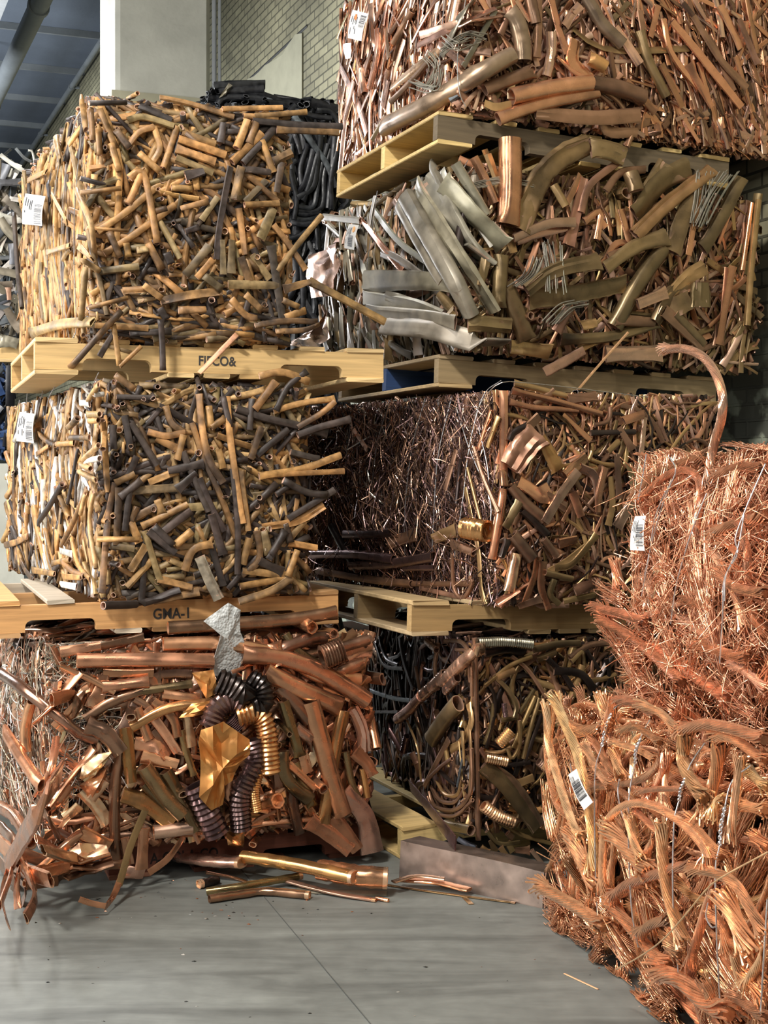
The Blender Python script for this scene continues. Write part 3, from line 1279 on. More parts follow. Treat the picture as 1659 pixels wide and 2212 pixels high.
bl.fill('front', 500, ln=(0.06, 0.25), rad=(0.0012, 0.002), pal='g5s2p3k1', flat=(1, 1.01), mat=M_GREY, depth=(-0.03, 0.025), hollow=False, k=4, m=9, curve=1.1, kink=0.6, region=(0, 0.16, 0.3, 1))
bl.fill('top', 260, ln=(0.15, 0.5), rad=(0.012, 0.03), pal='c4b5k2', depth=(-0.08, -0.03), **BIG)
bl.fill('end', 220, ln=(0.15, 0.4), rad=(0.012, 0.03), pal='c4b5k2', depth=(-0.06, 0.03), **BIG)
nm = dict(p='copper_pipe', f='flattened_pipe', s='copper_strip', e='copper_pipe', r='corrugated_hose')
bl.trace(0, 1240, 1.929, '''
p b 56 700,225 1000,205 1200,190 1402,160
f b 40 330,320 430,300 600,262
f c 40 250,325 420,300
p c 58 680,292 890,290 1060,312 1200,352 1340,430 1500,440
p c 62 320,362 600,357 890,362
p c 74 1010,335 1150,345 1290,385 1420,455 1528,525
p c 80 1105,405 1250,480 1418,555
p b 62 1160,470 1230,540 1290,612
p c 78 1295,530 1340,700 1380,850 1428,1000
p y 52 1432,570 1395,750 1345,1045
f p 66 1470,560 1510,650 1520,740
f c 56 1480,740 1530,790 1555,840
f p 76 1430,910 1520,1010 1550,1160
f c 66 1390,1010 1440,1080 1490,1150
f c 70 1290,1030 1370,1080 1460,1150
p b 46 0,412 100,480 250,600 330,665 410,692
f b 66 360,630 440,665 505,745
p b 46 505,735 478,900 480,1190
p b 46 355,605 450,540 610,478
p v 36 568,492 800,458
f c 66 140,625 240,520 330,405
f c 58 235,645 330,540 400,425
f c 60 215,525 300,500 370,470
p c 48 425,472 620,447
f c 40 430,412 640,412
p c 28 250,385 360,430 480,492
p y 46 545,640 700,560 885,538
f t 56 525,640 548,870
f c 40 610,560 680,650 740,742
f c 56 590,760 740,795
f c 60 560,705 660,720 700,760
p v 66 600,800 690,930 760,1000
p v 50 600,870 680,950 755,1012
p v 56 690,820 760,950 820,1062
f t 86 510,920 610,955 725,1030
p c 52 20,655 100,780 172,882
p c 48 130,530 105,640 110,740
f b 50 155,935 200,1020 245,1095
f c 30 235,680 210,820 150,925
f c 80 335,1075 450,1145
f c 66 200,980 330,800 390,720
f c 40 290,880 230,960 120,1060
f h 54 340,900 400,960 450,1040
f h 40 380,940 440,860
f c 60 380,560 420,480 430,420
p c 46 570,560 620,690
p p 60 640,1075 800,1055
s c 34 765,1095 700,1185 620,1245
p v 46 1180,530 1215,640 1250,760
p v 60 1170,740 1190,850 1290,940
p v 44 1230,780 1260,860 1300,970
p b 46 1210,860 1220,960 1250,1080
f c 30 1185,850 1250,920 1305,1000
p v 30 1440,740 1470,880 1530,1000
p y 28 1510,810 1530,930
p v 36 1190,250 1240,320 1345,385
p b 40 1235,250 1240,330
p c 60 1170,380 1155,330 1140,285
p b 56 1150,320 1290,270 1360,262
p b 46 1380,320 1460,295 1535,272
p c 54 1390,420 1450,395 1512,372
p p 50 1230,640 1300,690
f c 50 1260,750 1280,830
p b 44 1150,790 1160,890
p c 34 1200,790 1310,890
f w 30 760,650 770,720 810,840
f h 34 770,560 800,720
s c 40 180,1100 240,1060 290,1010
f c 36 640,530 720,600 740,680
f b 34 640,650 700,720
p b 34 560,520 620,560 660,620
p c 40 680,500 830,520
f c 40 520,1100 540,1210
f c 46 600,1060 590,1230
s p 50 520,1240 600,1250
''', M_COP, names=nm, rim='h', lift=(0.01, 0.04))
bl.trace(0, 1240, 1.929, '''
r m 92 870,640 905,560 960,525 1010,545
r k 110 905,445 960,470 1010,500 1035,470
r k 84 1040,430 1090,470 1095,540 1050,560
r y 84 985,600 1070,580 1110,650 1120,750 1125,830
r m 86 1050,690 1065,780 1030,860 1000,940 1005,1060
r m 100 815,880 860,980 905,1080
r y 44 1085,810 1060,900 1070,990
r m 60 960,600 1000,640
r b 96 1340,350 1380,335 1425,318
''', M_COP, names=nm, lift=(0.05, 0.07))
bl.trace(0, 1240, 1.929, '''
e c 56 1292,220
e b 44 1385,250
e c 66 1150,945
e c 34 1055,1125
e v 30 1200,660
e v 30 1165,712
e b 44 545,590
e c 44 1340,890
e b 40 760,915
''', M_COP, names=nm, rim='h', lift=(0.05, 0.06))
bl.trace(0, 1240, 1.929, '''
f c 90 30,1215 100,1090 170,960 250,830
p c 40 100,1290 220,1180 340,1072
f b 60 110,1290 300,1260 470,1195
f c 56 130,1255 290,1215 460,1165
f c 46 80,1230 70,1310 75,1395
s w 30 605,985 545,1130 515,1230 495,1300
''', M_COP, names=nm, rim='h', lift=(0.10, 0.15))
bl.trace(0, 1240, 1.929, '''
s p 40 60,1150 30,1250 8,1350 34,1465
f b 34 110,1200 135,1290 145,1360 108,1435
f c 36 60,1180 40,1270 0,1380
s c 26 520,1210 500,1275 470,1345 436,1392
''', M_COP, names=nm, rim='h', lift=(0.06, 0.08), ramp=0.2)
bl.trace(0, 1240, 1.929, '''
f c 70 20,1180 110,1240 210,1275
f b 50 60,1150 240,1215 420,1225
f h 60 180,1150 330,1185 450,1150
f c 64 -10,1110 80,1190 140,1300
p b 40 240,1245 420,1215 520,1210
f p 60 -20,1040 60,1130 50,1230
p c 50 -20,960 60,1010 130,1120
f c 50 150,1100 260,1160 390,1170
s p 50 70,1270 110,1320 72,1410
f b 56 0,1200 60,1290 40,1350
''', M_COP, names=nm, rim='h', lift=(0.04, 0.12))
bl.trace(0, 1240, 1.929, 's c 24 440,1384 380,1372 330,1355', M_COP, names=nm, lift=(0.28, 0.28))
bl.sheet(0, 1240, 1.929, [(838, 650), (930, 615), (1040, 690), (1042, 750), (1000, 792), (968, 862), (938, 882), (928, 962), (880, 985), (830, 930), (836, 830), (828, 700)], 'z1', M_DULL, lift=0.13, amp=0.03)
bl.sheet(0, 1240, 1.929, [(800, 412), (890, 398), (905, 490), (860, 520), (822, 452)], 'z1', M_DULL, lift=0.08, amp=0.03)
bl.sheet(0, 1240, 1.929, [(745, 600), (800, 540), (900, 520), (880, 575), (820, 590)], 'z1', M_DULL, lift=0.07, amp=0.03)
bl.sheet(0, 1240, 1.929, [(345, 760), (470, 740), (430, 800), (360, 870), (330, 850)], 'h1', M_COP, lift=0.05, amp=0.04)
bl.sheet(0, 1240, 1.929, [(230, 1210), (330, 1120), (440, 1130), (400, 1190), (290, 1250)], 'h1', M_COP, lift=0.07, amp=0.05)
bl.sheet(0, 1240, 1.929, [(330, 880), (450, 800), (430, 900), (380, 940)], 'c1', M_COP, lift=0.05, amp=0.05)
bl.sheet(0, 1240, 1.929, [(945, 1075), (1020, 1070), (1015, 1140), (950, 1130)], 'y1', M_COP, lift=0.05, amp=0.02)
bl.sheet(0, 1240, 1.929, [(300, 480), (380, 440), (350, 560), (300, 600)], 'b1', M_COP, lift=0.03, amp=0.04)
bl.flush('packed_copper')

# ------------------------------------------------------------------ bottom of the right pile: dark bale with ribbed hoses
C = plan(1022, 4.64)
R = along(C, UR, 1420)
r4 = Bale('scrap_bale', 'bottom bale of the right pile, dark brown tubes bent in loops with pale ribbed hoses', 'scrap bale', plan(800, 5.85), C, R, 0.125, zat(1392, 4.64), 'wire-tied bales of copper scrap')
r4.core(lin(30, 22, 20), M_DULL)
THIN = dict(flat=(0.4, 1.0), mat=M_DULL)
r4.fill('front', 900, ln=(0.1, 0.38), rad=(0.005, 0.012), pal='b6k4w1', depth=(-0.08, -0.01), ang=(80, 40), curve=0.4, m=8, **THIN)
r4.fill('front', 420, ln=(0.1, 0.34), rad=(0.005, 0.013), pal='b5k2w3v1y1', depth=(-0.03, 0.012), ang=(80, 45), curve=0.5, m=8, name='bent_tube', parts=16, rim='p', **THIN)
r4.fill('side', 900, ln=(0.1, 0.4), rad=(0.006, 0.014), pal='k6b3m2', depth=(-0.07, 0.01), ang=(90, 40), curve=0.4, m=8, **THIN)
r4.fill('top', 250, ln=(0.1, 0.4), rad=(0.006, 0.014), pal='k5b3', depth=(-0.05, 0.01), **THIN)
r4.fill('end', 250, ln=(0.1, 0.4), rad=(0.006, 0.014), pal='k5b3', depth=(-0.05, 0.01), **THIN)
nm4 = dict(p='bent_tube', f='flattened_tube', s='copper_strip', e='bent_tube', r='corrugated_hose')
r4.trace(700, 1280, 2.676, '''
p b 32 872,262 880,700 885,1100 892,1430
p v 92 620,850 700,730 775,640
f w 46 835,640 852,750 795,865 730,905
f w 40 840,760 850,950 842,1200
f w 34 800,800 810,1000
f w 30 780,860 800,1080
p b 24 605,1150 640,1235 760,1255 850,1150 852,900
p b 24 620,1120 670,1200 760,1210 820,1120
p w 24 650,1090 700,1165 770,1170 800,1090
p b 22 600,1180 640,1270 760,1290 860,1200
p k 18 220,690 430,690
p e 24 200,540 400,610 605,632
p b 26 1085,370 1180,450 1285,605
p w 40 1490,420 1450,560 1400,655
p w 40 1230,390 1340,345
f v 84 920,1000 1050,1120 1232,1362
f b 50 950,1000 1100,1100 1260,1340
p k 24 930,500 985,600 975,750 935,900
p v 30 980,480 1060,560 1110,650 1100,725
p w 28 1222,600 1150,760 1095,900
p w 26 1245,610 1200,760 1150,960
p k 28 1260,700 1200,860 1150,1000
p v 26 1215,560 1130,700
p w 22 1130,740 1130,880 1085,960 1060,900
p v 30 1020,740 1120,720
p v 28 980,640 970,760 930,880
p k 30 970,1020 1060,1000 1190,980
f w 46 1110,1110 1210,1070
p b 30 1235,1180 1310,1180 1350,1210
p b 30 900,900 960,1010 980,1130
p v 60 710,1345 850,1375
p e 34 780,1425 880,1480
p w 24 1010,1330 1140,1400 1310,1450
p v 28 940,1380 1010,1450 1130,1440
p b 40 1060,1390 1090,1420
f w 50 900,1480 940,1510
f w 40 960,1430 990,1500
f w 40 1020,1470 1060,1540
f w 36 1060,1440 1090,1500
f b 40 1100,1490 1190,1490
p p 30 1200,1490 1300,1620
p b 24 740,960 670,1010 600,1080
f b 40 720,850 640,1000 580,1120
p w 30 700,870 720,1010
p k 24 640,1000 760,1120
p e 20 800,960 770,1120
p b 22 530,430 560,600 600,720
p w 16 480,740 540,900 560,1090
p w 16 520,720 570,870
p b 28 660,290 640,430 660,560
p b 26 700,280 800,290 850,400 855,600
p b 20 760,330 830,350 840,520
p w 28 930,540 1080,420 1200,370
p k 50 930,350 1060,330 1160,350
p w 40 1000,490 1100,450
p k 50 1330,450 1480,470 1560,560
f v 46 1210,330 1340,300 1480,295
p w 30 1430,400 1500,320
p b 40 1420,380 1520,310 1640,290
p k 34 1290,380 1380,470 1440,560
p k 26 440,270 470,420 520,560
p k 26 320,260 360,380 430,420
p k 24 300,300 350,420 460,440
p k 24 480,270 440,360 360,390
''', M_DULL, names=nm4, rim='p')
r4.trace(700, 1280, 2.676, '''
r p 54 420,735 490,680 560,600
r p 62 560,600 640,530 700,470
r p 66 680,520 760,440 860,350 905,325
r p 56 700,570 770,490
r g 56 890,290 1040,285 1205,300
r l 66 1010,880 1080,800
r l 56 935,955 1060,980
r p 50 1240,975 1300,1020 1380,990 1430,920
r l 66 920,1230 1000,1290 1095,1330
r p 40 590,280 650,330
r m 40 480,830 460,920
r m 30 1040,640 1050,720
''', M_COP, names=nm4, lift=(0.03, 0.05))
# finned strip and leaf of sheet at the foot of the bale
r4.trace(700, 1280, 2.676, '''
s m 88 500,1120 600,1240 680,1345 760,1450
''', M_COP, names=dict(s='finned_strip'), lift=(0.09, 0.1))
r4.sheet(700, 1280, 2.676, [(290, 1375), (380, 1330), (520, 1310), (655, 1345), (590, 1385), (480, 1420), (340, 1410)], 'v1', M_DULL, lift=0.06, amp=0.03, name='leaf_of_sheet')
r4.ties(700, 1280, 2.676, '''
415,250 370,450 340,800 320,1000
540,230 500,560 470,1000
770,255 650,560 600,860 570,1190
''')
r4.flush('packed_tubes')

# ------------------------------------------------------------------ fine wire bale above it
C = plan(1085, 4.62)
R = along(C, UR, 1545)
r3 = Bale('scrap_bale', 'bale with dark fine wire on its side and brown flattened tubes in front', 'scrap bale', plan(648, 5.8), C, R, zat(1312, 4.62), zat(842, 4.62), 'wire-tied bales of copper scrap', tilt=0.0)
r3.core(lin(34, 24, 22), M_DULL)
r3.fill('front', 1000, ln=(0.12, 0.42), rad=(0.005, 0.012), pal='b6k2w3p2', depth=(-0.08, -0.01), ang=(80, 42), flat=(0.15, 0.8), mat=M_DULL, curve=0.3)
r3.fill('front', 900, ln=(0.10, 0.40), rad=(0.0035, 0.010), pal='b4k1w3c3p2', depth=(-0.03, 0.014), ang=(80, 45), flat=(0.12, 0.7), mat=M_DULL, curve=0.4, name='flattened_tube', parts=40, rim='p')
r3.fill('side', 500, ln=(0.12, 0.4), rad=(0.006, 0.016), pal='b4k4m3', depth=(-0.07, -0.01), flat=(0.3, 1), mat=M_DULL, ang=(90, 40))
r3.fill('side', 3600, ln=(0.07, 0.30), rad=(0.0011, 0.0019), pal='m6b4k1p3', depth=(-0.03, 0.025), flat=(1, 1.01), mat=M_COP, ang=(92, 28), hollow=False, k=4, m=7, curve=0.35, kink=0.4, name='copper_wire', parts=50, tilt=0.5)
r3.fill('side', 700, ln=(0.03, 0.10), rad=(0.002, 0.004), pal='m3p3s2', depth=(-0.01, 0.03), flat=(0.3, 1), mat=M_COP, ang=(100, 50), hollow=False, k=5, m=5, region=(0, 0.5, 0.45, 1), tilt=0.6)
r3.fill('top', 400, ln=(0.12, 0.4), rad=(0.006, 0.016), pal='b4k4', depth=(-0.06, -0.01), flat=(0.3, 1), mat=M_DULL)
r3.fill('end', 400, ln=(0.12, 0.4), rad=(0.006, 0.016), pal='b4k4', depth=(-0.05, 0.01), flat=(0.3, 1), mat=M_DULL)
nm3 = dict(p='copper_tube', f='flattened_tube', s='copper_strip', e='copper_tube', r='corrugated_hose')
r3.trace(600, 740, 2.074, '''
p c 38 1012,215 1012,400 1010,580
p c 36 1010,570 1014,640
p c 38 1012,655 990,800 960,968
s w 28 838,650 870,800 900,950 905,1050
s w 26 905,1000 910,1100 930,1172
p c 28 1040,265 1150,292 1345,303
p c 30 1050,215 1230,258 1450,320
f c 26 1280,320 1340,380 1402,440
f b 110 1040,560 1090,480 1160,405
f t 76 1180,420 1220,500 1260,570
f p 52 1345,575 1270,680 1195,805
p b 52 1045,640 1110,720 1195,790
p k 40 1095,750 1150,800 1205,862
f w 34 1215,1030 1300,980 1385,915
p h 50 1070,945 1055,1020 1035,1115
f c 40 1165,960 1150,1050 1100,1175
p k 34 1030,885 1000,965
f p 24 1645,335 1630,480 1620,620
p c 10 1440,310 1435,460
f c 40 1470,560 1440,680 1435,760
f w 26 1490,600 1500,720 1480,820
f b 40 1520,500 1530,700
f p 50 1640,560 1590,700 1520,830
f v 40 1575,540 1600,640
p k 26 1400,405 1600,400
p b 20 1490,290 1480,350 1420,370
f c 60 1080,620 1200,700 1180,640
f c 40 1320,670 1360,780
f b 50 1200,680 1290,740
f c 46 1260,900 1340,880
f w 30 1430,860 1320,990 1240,1010
p b 36 1190,880 1250,960
f w 30 1060,180 1200,215 1340,250
f b 36 1150,280 1240,220
p b 60 1050,860 1140,970
f v 40 1090,700 1020,830
f c 40 1190,980 1180,1090 1215,1195
p v 30 1200,1030 1320,1060
f w 34 1280,1160 1420,1130
p v 28 1240,1060 1220,1130 1260,1170
f b 44 1330,1110 1420,1080
f c 44 980,1170 1080,1110
f b 40 1080,1180 1180,1150
p c 24 960,300 900,480
p w 24 990,330 940,470
f b 30 800,480 750,660
p k 20 820,520 800,720
p b 22 880,470 920,600 990,760
p w 16 850,560 900,760 940,900
p k 30 1120,370 1060,400 1040,440
f b 40 1170,330 1100,400
f c 50 1380,510 1290,600
f c 40 1550,350 1640,320
f b 44 1430,240 1300,255
f w 30 1480,490 1530,440
f b 34 1530,380 1590,480
f p 40 1350,560 1420,600 1440,720
''', M_DULL, names=nm3, rim='p', mats={'pc': M_COP, 'ph': M_COP, 'fc': M_COP, 'fp': M_COP})
r3.trace(600, 740, 2.074, '''
p m 42 150,950 350,950 520,970
p m 46 330,1000 500,990 700,960
p m 40 300,860 420,860 520,850
p b 34 180,1022 420,1062 600,1082
p b 26 600,1082 880,1080
p b 20 780,950 790,1100 830,1145 872,1080 860,1050
p b 40 780,900 880,940
f w 60 700,880 800,840
f b 50 500,900 620,860
p k 40 240,820 300,930 360,1020
f m 30 560,1010 700,1010
p b 24 640,1100 900,1160
r y 90 830,830 940,845
e b 16 650,1080
e b 16 700,1082
f p 24 340,390 400,480
w p 5 330,330 480,420
''', M_DULL, names=nm3, rim='p', mats={'r': M_COP, 'pm': M_COP, 'fm': M_COP})
r3.ties(600, 740, 2.074, '''
500,270 450,430 420,640
660,250 600,480 570,750 570,1040
780,240 720,500 700,760 690,1000 690,1140
1000,170 920,240 860,460 830,700 800,900 775,1100
800,290 860,480 950,700 950,840
900,380 940,560 945,700
330,330 300,560
''')
r3.trace(600, 740, 2.074, '''
w s 4 880,330 930,240 1000,180 1100,180 1300,200 1659,245
''', M_TIE, names=dict(w='tie_wire'), lift=(0.05, 0.05))
r3.flush('packed_scrap')

# ------------------------------------------------------------------ grey and olive flattened pipes
C = plan(1000, 4.92)
R = along(C, UR, 1628)
rm = Bale('scrap_bale', 'bale of large flattened grey and olive pipes between two pallets', 'scrap bale', plan(700, 6.0), C, R, zat(764, 4.92), zat(342, 4.92), 'wire-tied bales of copper scrap', tilt=0.03, bulge=0.05)
rm.core(lin(40, 32, 26), M_DULL)
rm.fill('front', 480, ln=(0.15, 0.45), rad=(0.010, 0.024), pal='b4v4k1p2', depth=(-0.09, -0.02), flat=(0.2, 0.9), mat=M_DULL, k=10)
rm.fill('front', 620, ln=(0.10, 0.36), rad=(0.005, 0.015), pal='b3v3p2w2c2', depth=(-0.04, 0.01), flat=(0.1, 0.6), mat=M_DULL, k=10, ang=(75, 45), name='flattened_pipe', parts=16, rim='p')
rm.fill('side', 420, ln=(0.15, 0.45), rad=(0.012, 0.03), pal='g5v3p2', depth=(-0.09, -0.02), flat=(0.2, 0.9), mat=M_DULL, k=10, ang=(115, 45))
rm.fill('side', 420, ln=(0.1, 0.35), rad=(0.006, 0.02), pal='g6s2v2p2h1', depth=(-0.04, 0.015), flat=(0.1, 0.7), mat=M_GREY, k=10, ang=(110, 40), name='flattened_pipe', parts=8)
rm.fill('top', 260, ln=(0.15, 0.4), rad=(0.01, 0.025), pal='v4b4', depth=(-0.08, -0.02), flat=(0.2, 0.9), mat=M_DULL)
rm.fill('end', 260, ln=(0.15, 0.4), rad=(0.01, 0.025), pal='v4b4', depth=(-0.06, 0.02), flat=(0.2, 0.9), mat=M_DULL)
nmr = dict(p='copper_pipe', f='flattened_pipe', s='copper_strip', e='copper_pipe', k='wire_bundle', w='grey_wire')
rm.trace(560, 240, 1.5096, '''
p g 62 480,280 560,420 640,560 690,665
f g 60 515,250 620,420 700,540 770,655
f g 66 545,225 620,330 700,450 760,500
f g 70 600,230 680,320 740,380 800,440
p g 44 455,300 520,420 600,560
f s 30 690,330 760,440
p c 74 818,92 818,240 812,372
s w 30 735,125 775,230 800,340 830,462
f w 26 745,140 790,270 815,400
f v 86 840,385 880,290 930,200 1000,140 1070,110
f v 64 1080,120 1140,130 1190,150
f g 60 345,555 500,552 640,560
f g 40 340,605 500,632 600,672
f g 40 415,600 520,640 625,702
f g 66 400,700 560,712 700,750 800,756
f g 40 350,650 560,670 640,690
f v 60 870,585 960,520 1110,490
f v 66 880,610 1000,600 1195,562
p v 54 1158,705 1230,570 1315,448
f v 50 1130,512 1230,440 1330,410
f w 50 1225,405 1340,295 1480,190
f v 66 1225,340 1310,230 1400,185
f v 60 1260,260 1330,180
f v 66 1345,460 1385,340 1420,250
s c 22 1400,470 1420,350 1440,240
p v 46 1445,450 1510,340 1570,220
p w 22 1590,700 1605,500 1628,290
p c 16 1575,520 1605,300
f c 26 1500,762 1520,640 1545,505
f p 30 830,415 940,368 1030,362
f p 26 840,425 920,400 1030,375
p v 60 800,560 835,650 872,745
p v 46 790,470 785,560 780,640
f p 58 1130,792 1312,790
s p 34 930,852 1000,815 1060,780
f v 34 985,745 1150,735 1300,690
f w 44 820,768 950,785
f v 50 680,690 820,700
f v 60 1290,690 1340,600 1400,570
p v 40 1350,660 1440,760
f b 40 1320,650 1410,730 1450,770
f v 90 1440,560 1440,640
f p 44 1235,630 1330,590
f w 44 1330,610 1400,540 1450,510
f v 80 1360,600 1380,660
f b 34 1160,680 1290,690
f b 40 1140,480 1250,440
p c 30 700,150 740,230 770,300
p g 36 640,170 700,270 740,340
p g 30 560,170 600,260
f b 26 1050,330 1080,240 1180,160
f c 26 1090,330 1130,380
p c 24 1060,360 1110,330 1100,420
f c 30 1180,320 1210,440
f c 24 1000,300 1050,210
f b 40 1010,440 1060,220
f w 34 1000,310 960,240
p v 50 1210,200 1230,260
f b 26 1130,260 1180,200 1260,190
f c 26 1120,500 1170,430 1240,450
f g 36 290,460 300,560
f c 28 330,350 400,440 470,520
f g 30 380,330 450,420 540,490
f g 34 400,460 480,500 590,590
f p 30 440,290 480,360
f g 26 210,345 330,358
f g 40 215,680 225,780
f s 26 265,640 270,770
f s 30 290,690 300,780
p v 34 590,600 640,660
f v 34 740,480 720,570
f w 36 640,650 600,690
p k 30 690,250 650,440 700,500
f b 40 1010,640 970,720
f w 40 1050,700 1100,690
e b 30 878,670
e b 24 908,683
e g 30 725,195
e v 44 1190,270
e v 16 1560,290
e b 24 1500,330
''', M_DULL, names=nmr, rim='p', mats={'fc': M_COP, 'pc': M_COP, 'fp': M_COP, 'sc': M_COP, 'sp': M_COP, 'fg': M_GREY, 'fs': M_GREY, 'pg': M_GREY}, lift=(0.01, 0.05))
for (x, y, lst) in ((0, 0, [(1450, 200), (1440, 290), (1430, 370)]), (0, 0, [(700, 245), (790, 225), (880, 245)]), (0, 0, [(950, 430), (960, 520), (965, 590)]), (0, 0, [(840, 570), (890, 530), (910, 480)]), (0, 0, [(950, 690), (1010, 640), (1060, 630)]), (0, 0, [(1440, 370), (1490, 270), (1540, 200)])):
    for i in range(10):
        j = rng.normal(0, 9, 2)
        rm.trace(560, 240, 1.5096, 'w q 4 ' + ' '.join(f'{a + j[0] + rng.normal(0, 3) + (i - 5) * 5:.1f},{b + j[1] * .6 + rng.normal(0, 2):.1f}' for a, b in lst), M_GREY, names=nmr, lift=(0.05, 0.06))
rm.sheet(560, 240, 1.5096, [(160, 470), (250, 430), (265, 500), (240, 600), (170, 610)], 'p1', M_COP, lift=0.09, amp=0.02, name='copper_sheet')
rm.sheet(560, 240, 1.5096, [(90, 760), (200, 700), (220, 640), (230, 740), (180, 780)], 'p1', M_COP, lift=0.09, amp=0.03, name='copper_sheet')
rm.trace(0, 0, 1, 'w l 6 1357,718 1300,782 1240,852', M_WIRE, names=dict(w='thin_rod'), lift=(0.12, 0.12))
rm.ties(560, 240, 1.5096, '''
385,260 365,400 345,560 340,600
500,245 450,400 440,520 445,700
590,190 550,370 535,520 530,700
680,160 650,230 600,420 570,600 565,760
320,500 330,620 350,740
''')
rm.paper_tag([(754, 484), (775, 486), (765, 540), (744, 536)], lift=0.1, dot=(0.7, 0.2, 0.012, M_YELLOW), bars=(0.35, 0.45, 0.8, 0.9))
rm.flush('packed_scrap')

# ------------------------------------------------------------------ topmost bale of the right pile
C = plan(998, 4.92)
R = along(C, UR, 1676)
tr = Bale('scrap_bale', 'topmost right bale of pinkish copper strips and pipes with an orange-dotted tag', 'scrap bale', plan(738, 6.0), C, R, zat(242, 4.92), zat(242, 4.92) + 0.76, 'wire-tied bales of copper scrap', tilt=0.03)
tr.core(lin(58, 40, 32), M_DULL)
STR = dict(flat=(0.12, 0.7), rim=None)
tr.fill('front', 700, ln=(0.12, 0.4), rad=(0.007, 0.018), pal='b5p4c2v1', depth=(-0.08, -0.01), mat=M_DULL, ang=(65, 45), **STR)
tr.fill('front', 330, ln=(0.12, 0.4), rad=(0.006, 0.016), pal='b4p4c2v2', depth=(-0.03, 0.014), mat=M_DULL, ang=(80, 50), name='flattened_tube', parts=18, region=(0, 0.5, 0, 1), **STR)
tr.fill('front', 1000, ln=(0.1, 0.36), rad=(0.005, 0.013), pal='b4p3c5', depth=(-0.04, 0.014), mat=M_COP, ang=(112, 22), name='flattened_tube', parts=14, region=(0.42, 1, 0, 1), **STR)
tr.fill('front', 260, ln=(0.04, 0.12), rad=(0.006, 0.016), pal='b4p3c5', depth=(-0.02, 0.02), mat=M_COP, flat=(0.1, 0.3), region=(0.4, 1, 0, 0.2))
tr.fill('side', 520, ln=(0.15, 0.5), rad=(0.008, 0.02), pal='p5b3h1g1', depth=(-0.08, -0.01), mat=M_COP, ang=(72, 28), **STR)
tr.fill('side', 520, ln=(0.12, 0.5), rad=(0.005, 0.015), pal='p5b3h2c2', depth=(-0.03, 0.02), mat=M_COP, ang=(68, 26), name='flattened_tube', parts=14, **STR)
tr.fill('end', 300, ln=(0.12, 0.4), rad=(0.007, 0.018), pal='b5p4', depth=(-0.07, -0.02), mat=M_DULL, **STR)
nmt = dict(p='copper_pipe', f='flattened_tube', s='copper_strip', e='copper_pipe', w='grey_wire')
tr.trace(700, 0, 1.7299, '''
p a 64 225,472 400,385 560,285 700,208
p a 66 690,40 720,80 740,150 744,228
p e 36 470,370 560,310 655,245
p b 50 600,335 700,295 785,265
p c 62 700,362 850,330 1000,310
p b 60 1000,310 1100,330 1195,365
p c 50 650,445 800,392 1022,345
p a 48 980,-10 1040,90 1115,165
f p 40 900,100 930,50 960,20
s v 30 930,105 1000,160 1120,190 1362,180
p v 34 1180,115 1210,220 1280,360
p b 18 1010,320 1100,380 1150,480 1135,550
p b 16 1000,330 1080,400 1140,500 1120,545
f p 46 850,120 850,200 832,285
p b 30 800,0 800,110 795,215
p b 44 770,-10 790,90
f c 50 940,150 930,230 990,300
f c 30 870,210 940,270 1010,300
s h 34 700,290 700,370
p y 50 990,215 1050,250
f p 36 430,160 520,240
s c 34 130,90 120,200 140,280
s p 40 60,250 130,400 160,500
s p 30 110,300 80,440 60,640
p p 30 140,260 150,350
f p 24 230,110 240,220
f h 34 250,330 360,240 520,120
f p 30 360,130 500,90 660,60
f p 26 350,170 470,110 640,30
p b 26 260,160 330,40
p b 24 400,220 330,300 250,380
f g 34 440,210 510,60 560,0
f g 20 640,40 520,250
p p 24 170,330 200,200 200,110
f p 30 220,400 240,300
s h 26 300,460 450,400
f p 28 200,460 260,500
f v 26 180,520 230,430
f p 24 110,480 170,340
f b 40 150,270 180,190
s p 30 720,0 770,80
f b 26 660,130 700,30
p b 26 900,50 920,55
f c 30 850,0 880,120 910,200
f p 40 1090,100 1180,240
f c 30 1220,140 1250,20
f c 34 1300,80 1400,200 1560,400
f b 30 1380,60 1480,220 1580,330
f c 28 1270,70 1300,200 1400,330
f c 34 1480,20 1560,180
f b 30 1440,130 1530,340
f c 24 1580,0 1620,200
f b 30 1620,240 1550,70
f c 30 1360,240 1450,400
f c 30 1260,240 1340,400
f b 24 1180,40 1200,160
f c 26 1540,210 1600,420
f b 26 1340,10 1420,110
f c 26 1130,300 1240,420
f b 60 790,420 1000,440 1180,430
f b 40 1040,430 1060,490 1170,495
s w 30 600,385 640,400 700,390
e v 50 690,212
e b 40 772,262
e b 24 925,48
e v 22 1045,300
''', M_DULL, names=nmt, rim='p', mats={'pc': M_COP, 'fc': M_COP, 'fp': M_COP, 'sp': M_COP, 'sc': M_COP, 'sh': M_COP, 'fh': M_COP, 'pp': M_COP})
for lst in ([(380, 330), (420, 250), (390, 200)], [(440, 190), (530, 130), (600, 140)], [(340, 310), (420, 330), (440, 260)], [(560, 160), (500, 180), (460, 150)]):
    for i in range(9):
        j = rng.normal(0, 10, 2)
        tr.trace(700, 0, 1.7299, 'w q 4 ' + ' '.join(f'{a + j[0] + rng.normal(0, 4) + (i - 4) * 4:.1f},{b + j[1] + rng.normal(0, 4):.1f}' for a, b in lst), M_GREY, names=nmt, lift=(0.05, 0.06))
tr.ties(700, 0, 1.7299, '''
265,0 225,200 205,400 215,510
360,0 345,150 320,330 335,440
450,0 435,180 430,330 440,400
530,-10 500,200 505,340 530,400
110,140 130,280 120,420 150,520
''')
tr.paper_tag([(762, 21), (796, 30), (781, 89), (752, 82)], lift=0.12, dot=(0.35, 0.22, 0.0125, M_ORANGE), bars=(0.62, 0.1, 0.98, 0.55))
